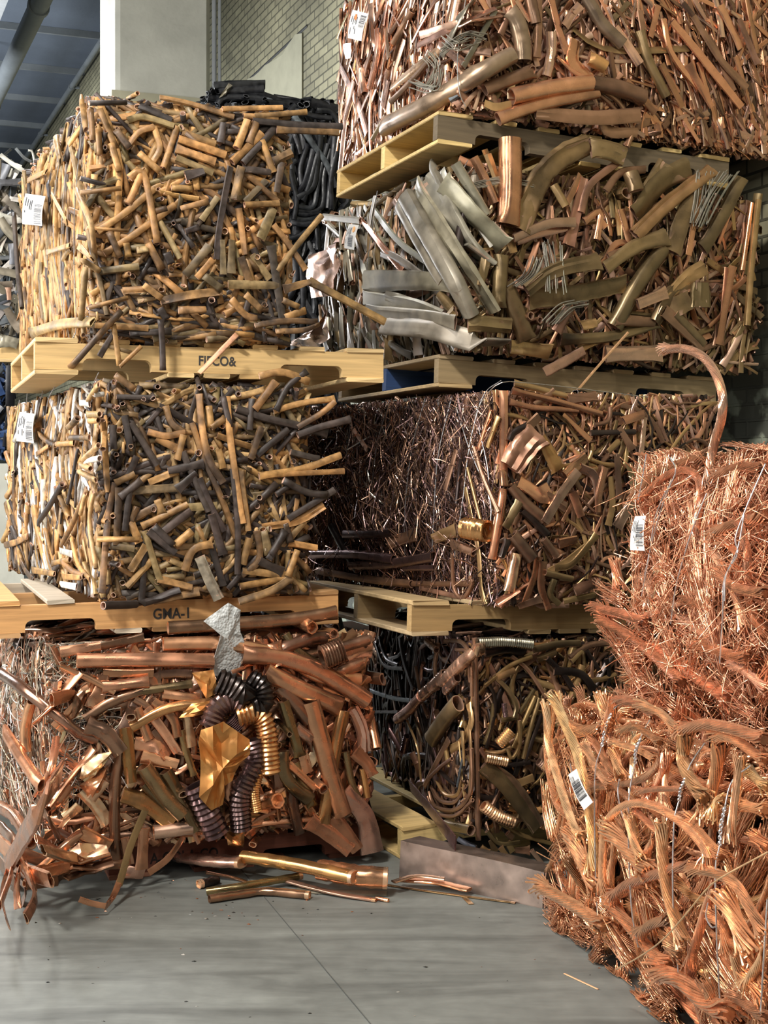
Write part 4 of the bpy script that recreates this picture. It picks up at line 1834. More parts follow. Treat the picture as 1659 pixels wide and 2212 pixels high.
tr.sheet(700, 0, 1.7299, [(72, 165), (100, 160), (98, 215), (80, 220)], 's1', M_PAPER, lift=0.06, amp=0.01, name='white_plastic_scrap')
tr.flush('packed_scrap')

# ------------------------------------------------------------------ bright copper at the right front
dF = np.array([0.257, -0.966])
nF = np.array([0.966, 0.257])
Lp = plan(1196, 4.14)
Cp = Lp + dF * 1.5
fl = Bale('scrap_bale', 'right front bale of bright thick stranded copper cables standing on the floor', 'scrap bale', Lp, Cp, Cp + nF * 0.9, 0.03, zat(1518, 4.14), 'wire-tied bales of copper scrap', bulge=0.05)
fl.core(lin(120, 66, 44), M_WIRE, inset=0.06)


def loose_cables(B, n, ln, rr, pal, part_n, region=(0, 1, 0, 1), depth=(-0.06, 0.015), ang=(0, 180), fray=(0.5, 0.5), face='side', nstr=15):
    f = B.faces[face]
    for i in range(n):
        u = rng.uniform(region[0], region[1]) * f['S']
        v = rng.uniform(region[2], region[3]) * f['T']
        th = math.radians(rng.uniform(*ang))
        h = rng.uniform(*ln) / 2
        q = np.linspace(-1, 1, 5)
        bd = rng.normal(0, 0.35)
        U = u + math.cos(th) * h * q - math.sin(th) * h * bd * q ** 2
        W = np.clip(v + math.sin(th) * h * q + math.cos(th) * h * bd * q ** 2, 0.0, f['T'] + 0.02)
        d0 = rng.uniform(*depth)
        D = d0 + rng.normal(0, 0.02) * q - 0.02 * q ** 2
        P = B.surf(f, U, W, D)
        r = rng.uniform(*rr)
        for V, F, cv, nm in cable(P, r, pal, f['n'], nstr=nstr, fray=fray):
            if i >= n - part_n:
                B.part('stranded_cable', V, F, cv, M_WIRE)
            else:
                B.mass(V[None], F, cv, M_WIRE)


def tufts(B, n, per, ln, spread, pal, region=(0, 1, 0, 1), depth=(-0.03, 0.03), ang=(0, 180), rw=(0.0011, 0.0018), face='side', out=0.25, parts=0, m=7, edge=None):
    """bunches of loose wire: every bunch shares a direction and fans out"""
    f = B.faces[face]
    for i in range(n):
        u0 = rng.uniform(region[0], region[1]) * f['S']
        v0 = rng.uniform(region[2], region[3]) * f['T']
        th0 = math.radians(rng.uniform(*ang))
        d0 = rng.uniform(*depth)
        h = rng.uniform(*ln)
        k = int(per * rng.uniform(0.6, 1.4))
        q = np.linspace(0, 1, m)
        fan = rng.normal(0, 1, k)
        bend = rng.normal(0, 0.5)
        w = 0.012 + 0.006 * rng.random()
        su = rng.normal(0, w, k)
        le = h * rng.uniform(0.6, 1.15, k)
        ths = th0 + fan[:, None] * spread * q[None] + bend * q[None] + rng.normal(0, 0.10, (k, m)) * q[None]
        st = le[:, None] / (m - 1)
        U = u0 - math.sin(th0) * su[:, None] + np.cumsum(np.cos(ths) * st, 1)
        W = v0 + math.cos(th0) * su[:, None] + np.cumsum(np.sin(ths) * st, 1)
        D = d0 + rng.normal(0, 0.008, (k, 1)) + out * rng.uniform(-0.2, 1, (k, 1)) * rng.uniform(0, 0.3) * le[:, None] * q[None] ** 1.5
        P = B.surf(f, U, W, D)
        P[..., 2] = np.maximum(P[..., 2], 0.006)
        P[..., 2] = np.where(P[..., 2] > B.z1, B.z1 + (P[..., 2] - B.z1) * 0.12, P[..., 2])
        if edge is not None:
            s_ = ((P - f['o']) * f['e1']).sum(-1, keepdims=True)
            P = P + np.where(s_ < edge, (edge - s_) * 0.85, 0) * f['e1']
        a = np.repeat(rng.uniform(*rw, (k, 1)), m, axis=1)
        V, F = sweep(P, a, a, [0.4, 0.3, 1.0], k=4, hollow=False)
        c = colours(pal, k)
        base = np.exp(rng.normal(0, 0.12))
        c[:, :3] = np.clip(c[:, :3] * base, 0, 0.95)
        cv = np.repeat(c[:, None], V.shape[1], 1)
        if i >= n - parts:
            vv, ff = batch(V, F)
            B.part('wire_tuft', vv, ff, cv.reshape(-1, 4), M_WIRE)
        else:
            B.mass(V, F, cv.reshape(-1, 4), M_WIRE)


loose_cables(fl, 170, (0.2, 0.55), (0.008, 0.014), 'n6c3', 0, depth=(-0.08, -0.02))
loose_cables(fl, 130, (0.18, 0.5), (0.007, 0.013), 'n6l3c2', 40, depth=(-0.03, 0.015))
tufts(fl, 60, 34, (0.1, 0.26), 0.18, 'n6l4c2', depth=(-0.03, 0.025), edge=0.0)
tufts(fl, 26, 30, (0.06, 0.16), 0.3, 'n5c4', region=(0, 0.6, 0.0, 0.10), depth=(0, 0.03), ang=(150, 330))
fl.fill('front', 260, ln=(0.15, 0.5), rad=(0.008, 0.014), flat=(0.8, 1), pal='n6c4', mat=M_WIRE, depth=(-0.06, 0.02), hollow=False)
fl.fill('top', 200, ln=(0.15, 0.5), rad=(0.008, 0.014), flat=(0.8, 1), pal='n6c4', mat=M_WIRE, depth=(-0.06, -0.01), hollow=False)
nmf = dict(k='stranded_cable', w='loose_wire')
fl.trace(1100, 1400, 2.725, '''
k l 50 222,310 232,550 290,780 380,1050 440,1120
k l 60 255,280 330,450 400,620 450,850 490,1100 500,1320
k n 60 320,432 430,482 565,468
k n 50 545,1440 550,1200 565,1050 640,950 760,912 900,950 1050,1060 1160,1200 1148,1295
k c 40 488,822 680,800 830,740 920,600
k l 40 610,555 760,600 870,665
k n 45 645,490 760,468 900,570
k n 45 520,700 640,820 760,945
k c 42 740,950 830,1040 905,1085
k n 40 930,950 918,760 955,615
k l 72 905,1000 900,1200 940,1480 1032,1745
k n 72 1135,1040 1200,800 1245,555
k l 80 1045,480 1020,650 1080,800 1165,905
k c 36 755,845 880,830 1040,830
k c 60 600,1475 700,1390 900,1320 1000,1290 1100,1290
k n 64 1060,1300 1200,1320 1330,1390 1430,1560 1505,1700
k l 96 1245,1420 1330,1600 1425,1810
k n 70 600,1500 720,1650 850,1800 955,1885
k l 72 165,1395 300,1470 450,1560 570,1650
k n 100 850,1905 1000,1950 1150,2080 1310,2165
k l 80 380,1120 450,1300 525,1435
k l 88 590,1060 700,1190 830,1330
k l 52 610,600 660,770
k l 60 1375,2005 1460,1880 1530,1770
k n 56 1050,1000 1160,1130 1270,1250
k n 60 1350,920 1523,960
k l 56 1290,1140 1330,900 1360,620
k n 70 1000,490 1150,450 1330,480 1523,550
k n 60 1200,520 1330,540 1523,680
k l 54 1400,720 1523,830
k c 56 1060,1880 1110,1700 1180,1480 1230,1390
k n 52 1260,1720 1380,1780 1523,2000
k c 60 760,1690 850,1620 960,1600
k n 46 480,520 560,650 620,790
k l 46 440,560 520,720 600,830
k n 46 820,900 900,730 930,640
k l 50 700,980 730,1130 780,1250
k c 50 790,1260 830,1170 880,1100
k n 60 560,470 600,380 620,300
k l 60 540,260 560,380 600,460
k l 50 770,330 900,390 990,500
k c 64 640,300 760,330 880,400
k n 54 1180,1010 1230,900 1280,900
k l 56 1160,1190 1260,1240
k n 56 1430,1090 1523,1180
k c 60 1140,1950 1180,2050 1170,2160
k l 50 930,1740 1000,1820
k n 56 1180,1560 1260,1650 1280,1800
k n 60 350,1060 420,1200 480,1300
k n 70 1400,1900 1500,2060
k c 60 1300,2020 1420,2120 1523,2190
''', M_WIRE, names=nmf, lift=(0.03, 0.065))
fl.trace(1100, 1400, 2.725, 'w l 9 630,1890 760,1820 900,1720 1020,1590 1110,1480 1190,1390 1300,1320 1523,1200', M_WIRE, names=nmf, lift=(0.13, 0.13))
for pts in ('330,1550 380,1640 450,1600 400,1560', '330,1540 350,1620 480,1640 540,1690', '380,1600 470,1650 500,1690 560,1700', '150,1390 200,1430 330,1560', '340,1590 300,1660', '170,1150 260,1220 310,1310', '160,1200 270,1260', '250,1050 290,1150 330,1290', '320,760 360,870 420,1010', '430,1650 520,1640 600,1610'):
    fl.trace(1100, 1400, 2.725, 'w n 6 ' + pts, M_WIRE, names=nmf, lift=(0.04, 0.06))
fl.ties(1100, 1400, 2.725, '''
680,310 600,385 545,580 505,760 508,1300 520,1570
830,420 770,535 740,680 702,950 718,1500 760,1760
1150,560 1060,700 1000,900 970,1050 965,1500 1000,1960
1420,690 1300,810 1240,1160 1215,1300 1222,1700 1240,2060
650,770 640,850 660,960 700,1060
1170,1500 1160,1580 1190,1640 1215,1640
1520,1480 1500,1800 1480,2150
360,680 380,800
''', lift=0.07, r=0.0019)
for pts in ('600,385 565,470 545,580', '775,530 745,600 742,680', '1040,760 1010,830 1000,900', '1270,930 1245,1060 1240,1160'):
    # twisted wire pairs where a tie was closed
    q = [tuple(float(x) for x in p.split(',')) for p in pts.split()]
    W = np.array([fl.proj(1100 + x / 2.725, 1400 + y / 2.725, 0.075)[0] for x, y in q])
    P = smooth_path(W, 40)
    for ph in (0, math.pi):
        a_ = np.linspace(0, 22, 40) + ph
        Q = P + 0.003 * (np.cos(a_)[:, None] * fl.faces['side']['e1'] + np.sin(a_)[:, None] * fl.faces['side']['n'])
        V, F = sweep(Q[None], [0.0018], [0.0018], [0.2, 0.1, 1], k=5, hollow=False)
        fl.part('tie_wire', V[0], F, np.append(lin(196, 196, 196), 0), M_TIE)
fl.paper_tag([(1228, 1673), (1245, 1661), (1281, 1733), (1262, 1750)], lift=0.10, bars=(0.1, 0.28, 0.95, 0.8))
fl.flush('packed_cable')

Lp = plan(1392, 4.0)
Cp = Lp + dF * 1.5
fu = Bale('scrap_bale', 'right front bale of fine bright copper wire with a cable arching out of its top', 'scrap bale', Lp, Cp, Cp + nF * 0.9, zat(1512, 4.14), zat(985, 4.02), 'wire-tied bales of copper scrap', bulge=0.07)
fu.core(lin(130, 72, 48), M_WIRE, inset=0.06)
tufts(fu, 170, 40, (0.1, 0.3), 0.22, 'f6c4', depth=(-0.07, -0.01), edge=-0.03)
tufts(fu, 130, 34, (0.08, 0.28), 0.3, 'f6r2c2', depth=(-0.02, 0.04), parts=14, edge=-0.03)
fu.fill('side', 2600, ln=(0.04, 0.2), rad=(0.0011, 0.0017), pal='f6r3c2', depth=(-0.03, 0.05), flat=(1, 1.01), mat=M_WIRE, ang=(75, 50), hollow=False, k=4, m=6, curve=0.3, tilt=0.8, kink=0.4)
tufts(fu, 70, 30, (0.1, 0.2), 0.25, 'f6c4', face='top', region=(0, 1, 0, 0.84), depth=(-0.02, 0.01), out=0.02)
# frayed fans reaching to the far left edge
tufts(fu, 26, 46, (0.12, 0.24), 0.16, 'f6c3r2', region=(-0.02, 0.16, 0.02, 0.42), depth=(0.0, 0.06), ang=(155, 215), parts=14)
tufts(fu, 16, 40, (0.1, 0.2), 0.2, 'f6c3r2', region=(-0.02, 0.3, -0.02, 0.15), depth=(0.0, 0.06), ang=(190, 300), parts=8)
tufts(fu, 12, 22, (0.06, 0.14), 0.4, 'f6r3', region=(0, 0.12, 0.5, 1), depth=(0.0, 0.04), ang=(100, 200), parts=6)
tufts(fu, 60, 34, (0.1, 0.3), 0.25, 'f6c4', face='front', depth=(-0.04, 0.02))
fu.trace(1160, 720, 2.836, '''
k r 58 1045,960 1060,800 1090,660 1130,520 1135,380 1090,240 1010,140 900,95 770,100
k f 46 640,1010 780,880 900,838 980,880 1000,1000 965,1240
k f 44 660,1060 800,960 900,880 960,920
k r 60 1010,1000 1000,1180 1130,1420 1240,1660 1275,1810
k r 60 715,1320 800,1600 900,1750 1100,1875
k c 70 600,1000 760,850 900,800 1060,760
k f 46 1130,1270 1190,1310 1260,1390
k f 74 700,1900 860,2010 1000,2120 1200,2250
k c 70 1080,1240 1180,1180 1330,1140 1415,1090
k f 66 1090,880 1240,820 1415,830
k c 60 1100,1450 1200,1550 1415,1600
k f 60 380,1750 560,1850 700,1960 900,2150
k r 60 400,1790 520,1900 640,2040
k f 60 340,1680 520,1720 680,1780
k r 56 600,1760 760,1700 900,1690
k c 66 900,1640 1000,1660 1120,1640
k f 60 1280,1500 1320,1700 1415,1880
k r 54 1180,2020 1290,2080 1415,2200
k f 66 1000,1900 1150,1960 1300,2000
k f 50 1230,1130 1290,1350 1270,1500
k r 52 660,1480 700,1580 690,1680
k f 54 480,1380 500,1560
''', M_WIRE, names=nmf, lift=(0.02, 0.06))
fu.ties(1160, 720, 2.836, '''
815,760 850,850 770,1010 720,1150 690,1350 640,1620
830,900 770,1050 700,1300 660,1480
1040,980 960,1180 900,1370 850,1560 820,1780
1400,800 1320,980 1270,1100 1215,1260 1230,1350 1150,1500 1140,1700 1120,2020
1270,1110 1230,1320 1160,1480 1150,1640
620,1020 640,920 670,740
''', lift=0.09, r=0.0019)
fu.paper_tag([(1372, 1115), (1395, 1114), (1393, 1190), (1362, 1188)], lift=0.10, bars=(0.45, 0.25, 0.95, 0.88))
fu.flush('packed_wire')

# ------------------------------------------------------------------ black hose bale and what carries it, behind the gap
C = plan(462, 7.1)
R = along(C, UL, 748)
bk = Bale('scrap_bale', 'bale of folded black rubber hose behind the tan tube bale', 'scrap bale', C + np.array([-0.36, 0.93]) * 1.1, C, R, 0.47, zat(228, 7.25), 'dark bales behind the front piles')
bk.core(lin(16, 17, 20), M_RUB)
bk.fill('front', 420, ln=(0.2, 0.7), rad=(0.016, 0.024), flat=(0.7, 1), pal='x1', mat=M_RUB, ang=(82, 22), depth=(-0.06, 0.0), curve=0.25, k=8, m=9)
bk.fill('side', 160, ln=(0.2, 0.6), rad=(0.016, 0.024), flat=(0.7, 1), pal='x1', mat=M_RUB, depth=(-0.06, 0.0), curve=0.3)
bk.fill('end', 160, ln=(0.2, 0.6), rad=(0.016, 0.024), flat=(0.7, 1), pal='x1', mat=M_RUB, depth=(-0.06, 0.0), curve=0.3)
bk.fill('top', 260, ln=(0.15, 0.5), rad=(0.012, 0.024), flat=(0.2, 1), pal='x6e1', mat=M_RUB, depth=(-0.02, 0.06), curve=0.4, name='rubber_strip', parts=12)
nmb = dict(p='rubber_hose', f='rubber_strip', e='rubber_hose')
bk.trace(440, 160, 3.687, '''
p x 46 935,470 905,700 870,900 745,985
p x 46 985,560 930,760 905,900 870,1060 740,1055
p x 46 1010,600 960,800 935,1070 720,1095
p x 46 1045,500 1020,760 990,1070
p x 44 830,560 770,740 780,900
p x 44 872,600 810,840 745,960
p x 44 905,640 850,850 790,1010
p x 44 1060,600 1010,860 1020,1080
p x 46 700,560 700,760 735,900
p x 44 690,760 710,860 740,1000 720,1160
p x 46 720,1100 800,1120 930,1095
p x 46 700,1150 820,1165 940,1135
p x 44 690,1180 800,1200 930,1170
p x 44 615,480 650,620 680,715 735,690
p x 44 720,470 750,560 770,640
p x 46 640,760 600,860 580,960
p x 46 670,880 620,980 600,1010
p x 46 690,920 650,1000 640,1100
p e 50 720,330 850,530 980,720 1050,905
p x 44 760,300 900,340 1020,350
p x 46 900,290 1010,300 1080,400
p x 44 740,1000 650,1130 660,1190
p x 44 900,1230 910,1400
p x 44 600,1330 760,1290 880,1200
p x 44 560,1400 740,1450 800,1560
''', M_RUB, names=nmb, face='front', lift=(0.0, 0.05))
bk.trace(440, 160, 3.687, '''
p x 56 110,240 160,190 300,185 480,195
f x 70 80,90 240,80 490,85
f e 46 420,120 480,170 560,235
f x 60 560,215 700,235 900,255
f x 80 850,230 960,260 1060,290
f x 60 120,130 300,125 480,115
''', M_RUB, names=nmb, face='front', lift=(-0.06, -0.03))
bk.sheet(440, 160, 3.687, [(120, 190), (200, 70), (230, 90), (175, 165)], 'g1', M_GREY, lift=0.0, amp=0.02, name='grey_strip', face='front')
bk.flush('packed_hose')
pallet('pallet under the black hose bale, hidden in the gap', (C[0] - 0.1, C[1] + 0.02, 0.345), UL, WL, WOOD_DARK, L=1.22)
C2 = C + np.array([-0.06, 0.0])
R2 = C2 + UL[:2] * 1.3
b2 = Bale('scrap_bale', 'low dark bale on the floor in the gap behind the middle piles', 'scrap bale', C2 + np.array([-0.36, 0.93]) * 1.0, C2, R2, 0.0, 0.345, 'dark bales behind the front piles')
b2.core(lin(50, 48, 46), M_DULL)
b2.fill('front', 260, ln=(0.1, 0.4), rad=(0.01, 0.02), flat=(0.2, 1), pal='k4e3g2', mat=M_DULL, depth=(-0.06, 0.0), name='flattened_tube', parts=10)
b2.fill('side', 120, ln=(0.1, 0.4), rad=(0.01, 0.02), flat=(0.2, 1), pal='k4e3g2', mat=M_DULL, depth=(-0.06, 0.0))
b2.flush('packed_scrap')

# ------------------------------------------------------------------ grey stack at the far left
u0 = UL[:2]
C = plan(40, 7.6)
gr = Bale('scrap_bale', 'bale of silvery grey metal strips at the far left edge behind the tan tubes', 'scrap bale', C - u0 * 1.1, C - u0 * 0.02, C + WL[:2] * 1.0, zat(735, 7.6), zat(345, 7.6), 'far left stack')
gr.core(lin(60, 64, 72), M_GREY)
GR = dict(flat=(0.08, 0.5), mat=M_GREY, k=8)
gr.fill('side', 500, ln=(0.15, 0.6), rad=(0.01, 0.04), pal='e5g3s1', depth=(-0.08, 0.0), **GR)
gr.fill('side', 160, ln=(0.2, 0.6), rad=(0.012, 0.04), pal='e3g4s3', depth=(-0.03, 0.04), name='grey_strip', parts=40, **GR)
gr.fill('front', 300, ln=(0.15, 0.6), rad=(0.01, 0.04), pal='e5g3s1', depth=(-0.08, 0.02), **GR)
gr.fill('top', 160, ln=(0.15, 0.6), rad=(0.01, 0.03), pal='e3g4s4', depth=(-0.02, 0.06), tilt=0.8, name='grey_strip', parts=16, **GR)
nmg = dict(p='grey_pipe', f='grey_strip', s='grey_strip')
gr.trace(0, 300, 4.426, '''
f s 50 0,150 120,240 300,350
f e 60 0,420 150,415 260,405
f g 90 0,760 80,880 230,1010
f g 80 40,560 130,640 240,760
f s 60 40,800 160,780 240,770
f g 90 60,1620 120,1720 210,1830
f g 110 0,1930 100,1940 170,1960
p s 22 270,110 310,130 340,280
s s 40 370,170 430,140 500,150
p e 30 150,90 230,180 300,220
f s 44 90,570 200,590
f b 44 80,1420 90,1540
f e 90 120,1000 140,1200
s s 30 30,260 80,360 110,280
''', M_GREY, names=nmg, face='side', lift=(0.02, 0.06))
gr.flush('packed_scrap')
pallet('pallet between the grey strip bale and the blue bale at the far left', tuple(C - u0 * 1.2) + (zat(735, 7.6) - 0.125,), UL, WL, WOOD_NEW, L=1.2)
zb = zat(735, 7.6) - 0.125
bb = Bale('scrap_bale', 'dark blue plastic bale low at the far left edge', 'scrap bale', C - u0 * 1.15, C - u0 * 0.06, C + WL[:2] * 0.95, 1.49, zb, 'far left stack')
bb.core(lin(40, 56, 88), M_BLUE)
bb.fill('side', 300, ln=(0.1, 0.5), rad=(0.01, 0.035), flat=(0.05, 0.4), pal='u5x2e1', mat=M_BLUE, depth=(-0.05, 0.02), name='plastic_strip', parts=30)
bb.fill('front', 200, ln=(0.1, 0.5), rad=(0.01, 0.035), flat=(0.05, 0.4), pal='u5x2', mat=M_BLUE, depth=(-0.05, 0.02))
bb.flush('packed_plastic')

# ------------------------------------------------------------------ the setting
def setting_mat(name, base, kind, rough=0.8):
    m, t, b = nt(name)
    L = t.links.new
    tc = N(t, 'ShaderNodeTexCoord')
    n1 = N(t, 'ShaderNodeTexNoise')
    n1.inputs['Detail'].default_value = 8
    n1.inputs['Roughness'].default_value = 0.62
    n2 = N(t, 'ShaderNodeTexNoise')
    n2.inputs['Detail'].default_value = 6
    b.inputs['Roughness'].default_value = rough
    bp = N(t, 'ShaderNodeBump')
    bp.inputs['Distance'].default_value = 0.01
    if kind == 'floor':
        mp = N(t, 'ShaderNodeMapping')
        mp.inputs['Rotation'].default_value = (0, 0, math.radians(-14))
        mp.inputs['Scale'].default_value = (0.8, 5.0, 1)
        L(tc.outputs['Object'], mp.inputs['Vector'])
        n1.inputs['Scale'].default_value = 1.6
        n1.inputs['Distortion'].default_value = 0.8
        L(mp.outputs[0], n1.inputs['Vector'])
        n2.inputs['Scale'].default_value = 14
        L(tc.outputs['Object'], n2.inputs['Vector'])
        cr = N(t, 'ShaderNodeValToRGB')
        cr.color_ramp.elements[0].position = 0.32
        cr.color_ramp.elements[0].color = (*[x * 0.72 for x in base], 1)
        cr.color_ramp.elements[1].position = 0.72
        cr.color_ramp.elements[1].color = (*[min(1, x * 1.5) for x in base], 1)
        L(n1.outputs['Fac'], cr.inputs[0])
        mr = N(t, 'ShaderNodeMapRange')
        mr.inputs['From Min'].default_value = 0.3
        mr.inputs['From Max'].default_value = 0.7
        mr.inputs['To Min'].default_value = 0.88
        mr.inputs['To Max'].default_value = 1.1
        L(n2.outputs['Fac'], mr.inputs['Value'])
        mul = N(t, 'ShaderNodeMix', data_type='RGBA', blend_type='MULTIPLY')
        mul.inputs[0].default_value = 1
        L(cr.outputs[0], mul.inputs[6])
        L(mr.outputs[0], mul.inputs[7])
        # dark scuffs
        w = N(t, 'ShaderNodeTexNoise')
        w.inputs['Scale'].default_value = 2.2
        w.inputs['Detail'].default_value = 10
        mp2 = N(t, 'ShaderNodeMapping')
        mp2.inputs['Rotation'].default_value = (0, 0, math.radians(35))
        mp2.inputs['Scale'].default_value = (0.5, 9.0, 1)
        L(tc.outputs['Object'], mp2.inputs['Vector'])
        L(mp2.outputs[0], w.inputs['Vector'])
        mw = N(t, 'ShaderNodeMapRange')
        mw.inputs['From Min'].default_value = 0.62
        mw.inputs['From Max'].default_value = 0.72
        mw.inputs['To Min'].default_value = 1.0
        mw.inputs['To Max'].default_value = 0.86
        L(w.outputs['Fac'], mw.inputs['Value'])
        mul2 = N(t, 'ShaderNodeMix', data_type='RGBA', blend_type='MULTIPLY')
        mul2.inputs[0].default_value = 1
        L(mul.outputs[2], mul2.inputs[6])
        L(mw.outputs[0], mul2.inputs[7])
        L(mul2.outputs[2], b.inputs['Base Color'])
        bp.inputs['Strength'].default_value = 0.12
        L(n2.outputs['Fac'], bp.inputs['Height'])
        b.inputs['Roughness'].default_value = 0.62
    elif kind == 'brick':
        uv = N(t, 'ShaderNodeTexCoord')
        br = N(t, 'ShaderNodeTexBrick')
        br.inputs['Scale'].default_value = 1.0
        br.inputs['Brick Width'].default_value = 0.20
        br.inputs['Row Height'].default_value = 0.07
        br.inputs['Mortar Size'].default_value = 0.007
        br.inputs['Mortar Smooth'].default_value = 0.3
        br.inputs['Color1'].default_value = (*base, 1)
        br.inputs['Color2'].default_value = (*[x * 0.72 for x in base], 1)
        br.inputs['Mortar'].default_value = (*[x * 0.28 for x in base], 1)
        L(uv.outputs['UV'], br.inputs['Vector'])
        n1.inputs['Scale'].default_value = 1.4
        L(uv.outputs['UV'], n1.inputs['Vector'])
        cr = N(t, 'ShaderNodeMapRange')
        cr.inputs['From Min'].default_value = 0.3
        cr.inputs['From Max'].default_value = 0.7
        cr.inputs['To Min'].default_value = 0.55
        cr.inputs['To Max'].default_value = 1.2
        L(n1.outputs['Fac'], cr.inputs['Value'])
        mul = N(t, 'ShaderNodeMix', data_type='RGBA', blend_type='MULTIPLY')
        mul.inputs[0].default_value = 1
        L(br.outputs['Color'], mul.inputs[6])
        L(cr.outputs[0], mul.inputs[7])
        # flaking pale green paint low on the wall
        n2.inputs['Scale'].default_value = 6
        L(uv.outputs['UV'], n2.inputs['Vector'])
        sx = N(t, 'ShaderNodeSeparateXYZ')
        L(uv.outputs['UV'], sx.inputs[0])
        lo = N(t, 'ShaderNodeMapRange')
        lo.inputs['From Min'].default_value = 2.4
        lo.inputs['From Max'].default_value = 1.6
        L(sx.outputs['Y'], lo.inputs['Value'])
        pm = N(t, 'ShaderNodeMapRange')
        pm.inputs['From Min'].default_value = 0.5
        pm.inputs['From Max'].default_value = 0.56
        L(n2.outputs['Fac'], pm.inputs['Value'])
        pmul = N(t, 'ShaderNodeMath', operation='MULTIPLY')
        L(pm.outputs[0], pmul.inputs[0])
        L(lo.outputs[0], pmul.inputs[1])
        dk = N(t, 'ShaderNodeMix', data_type='RGBA')
        L(lo.outputs[0], dk.inputs[0])
        L(mul.outputs[2], dk.inputs[6])
        dk.inputs[7].default_value = (0.09, 0.095, 0.075, 1)
        mx = N(t, 'ShaderNodeMix', data_type='RGBA')
        L(pmul.outputs[0], mx.inputs[0])
        L(dk.outputs[2], mx.inputs[6])
        mx.inputs[7].default_value = (0.30, 0.33, 0.25, 1)
        L(mx.outputs[2], b.inputs['Base Color'])
        bp.inputs['Strength'].default_value = 0.8
        inv = N(t, 'ShaderNodeMath', operation='SUBTRACT')
        inv.inputs[0].default_value = 1
        L(br.outputs['Fac'], inv.inputs[1])
        L(inv.outputs[0], bp.inputs['Height'])
    else:
        n1.inputs['Scale'].default_value = 2.4 if kind != 'ceiling' else 0.7
        n2.inputs['Scale'].default_value = 22
        L(tc.outputs['Object'], n1.inputs['Vector'])
        L(tc.outputs['Object'], n2.inputs['Vector'])
        mr = N(t, 'ShaderNodeMapRange')
        mr.inputs['From Min'].default_value = 0.3
        mr.inputs['From Max'].default_value = 0.7
        mr.inputs['To Min'].default_value = 0.8
        mr.inputs['To Max'].default_value = 1.15
        L(n1.outputs['Fac'], mr.inputs['Value'])
        mul = N(t, 'ShaderNodeMix', data_type='RGBA', blend_type='MULTIPLY')
        mul.inputs[0].default_value = 1
        mul.inputs[6].default_value = (*base, 1)
        L(mr.outputs[0], mul.inputs[7])
        L(mul.outputs[2], b.inputs['Base Color'])
        bp.inputs['Strength'].default_value = 0.2
        L(n2.outputs['Fac'], bp.inputs['Height'])
    L(bp.outputs[0], b.inputs['Normal'])
    return m


M_FLOOR = setting_mat('concrete_floor', lin(100, 102, 97), 'floor')
M_BRICK = setting_mat('painted_brick', lin(158, 152, 122), 'brick')
M_CONC = setting_mat('concrete_pillar', lin(186, 186, 174), 'plain')
M_PATCH = setting_mat('mortar_patch', lin(164, 160, 136), 'plain')
M_CEIL = setting_mat('ceiling_panels', lin(98, 106, 118), 'ceiling')
M_STEEL = setting_mat('painted_steel', lin(128, 132, 134), 'plain', 0.5)
M_DARKST = setting_mat('dark_steel', lin(44, 43, 40), 'plain', 0.5)
WHITE = (1, 1, 1, 0)


def structure(name, V, F, mat, uv=None, smooth=False):
    o = mesh(name, np.array(V), F, WHITE, mat, None, smooth)
    o['kind'] = 'structure'
    if uv is not None:
        l = o.data.uv_layers.new(name='UVMap')
        for p in o.data.polygons:
            for li, vi in zip(p.loop_indices, p.vertices):
                l.data[li].uv = uv[vi]
    return o


def slab(name, o, e1, e2, n, a0, a1, b0, b1, th, mat, uvs=False):
    """a wall, ceiling or floor slab; e1,e2 span it, n points away from the room"""
    o, e1, e2, n = [np.asarray(x, dtype=float) for x in (o, e1, e2, n)]
    V, uv = [], []
    for h in (0, th):
        for a, b in ((a0, b0), (a1, b0), (a1, b1), (a0, b1)):
            V.append(o + e1 * a + e2 * b + n * h)
            uv.append((a, b))
    F = [[0, 1, 2, 3], [7, 6, 5, 4], [1, 0, 4, 5], [2, 1, 5, 6], [3, 2, 6, 7], [0, 3, 7, 4]]
    return structure(name, V, F, mat, uv if uvs else None)


slab('floor', (0, 0, 0), (1, 0, 0), (0, 1, 0), (0, 0, -1), -14, 8, -5, 32, 0.2, M_FLOOR)
Wd = np.array([-0.39, 0.92, 0.0])
Wd = Wd / np.linalg.norm(Wd)
W0 = np.array([1.67, 5.47, 0.0])
Wn = np.array([Wd[1], -Wd[0], 0.0])
ZC = 7.45
slab('wall_right', W0, Wd, (0, 0, 1), Wn, -9, 26, 0, ZC, 0.3, M_BRICK, True)
slab('wall_far', W0 + Wd * 26, (-Wn[0], -Wn[1], 0), (0, 0, 1), Wd, -0.3, 18, 0, ZC, 0.3, M_CEIL)
slab('ceiling', W0 + np.array([0, 0, ZC]), Wd, -Wn, (0, 0, 1), -12, 26, -0.3, 18, 0.3, M_CEIL)


def wall_pt(px, py, off=0.0):
    o = W0 - Wn * off
    return on_plane(px, py, o, Wn)


# purlins across the ceiling
purl = []
for i, py in enumerate((58, 142, 210, 268, 316)):
    D = (ZC - CAMH) * FPX / (HY - py)
    p = at(105, py, D)
    a = p - np.append(UL[:2], 0) * 8
    # to where it meets the wall
    s = np.dot(W0 - p, Wn) / np.dot(UL, Wn)
    e = p + UL * s
    V, F = [], []
    y = Wd * 0.02
    for q in (a, e):
        for dy, dz in ((-1, 0), (1, 0), (1, -0.09), (-1, -0.09)):
            V.append(q + y * dy + np.array([0, 0, dz - 0.002]))
    F = [[0, 1, 2, 3], [7, 6, 5, 4], [0, 4, 5, 1], [1, 5, 6, 2], [2, 6, 7, 3], [3, 7, 4, 0]]
    purl.append(structure('trim_%d' % (i + 1), V, F, M_STEEL))

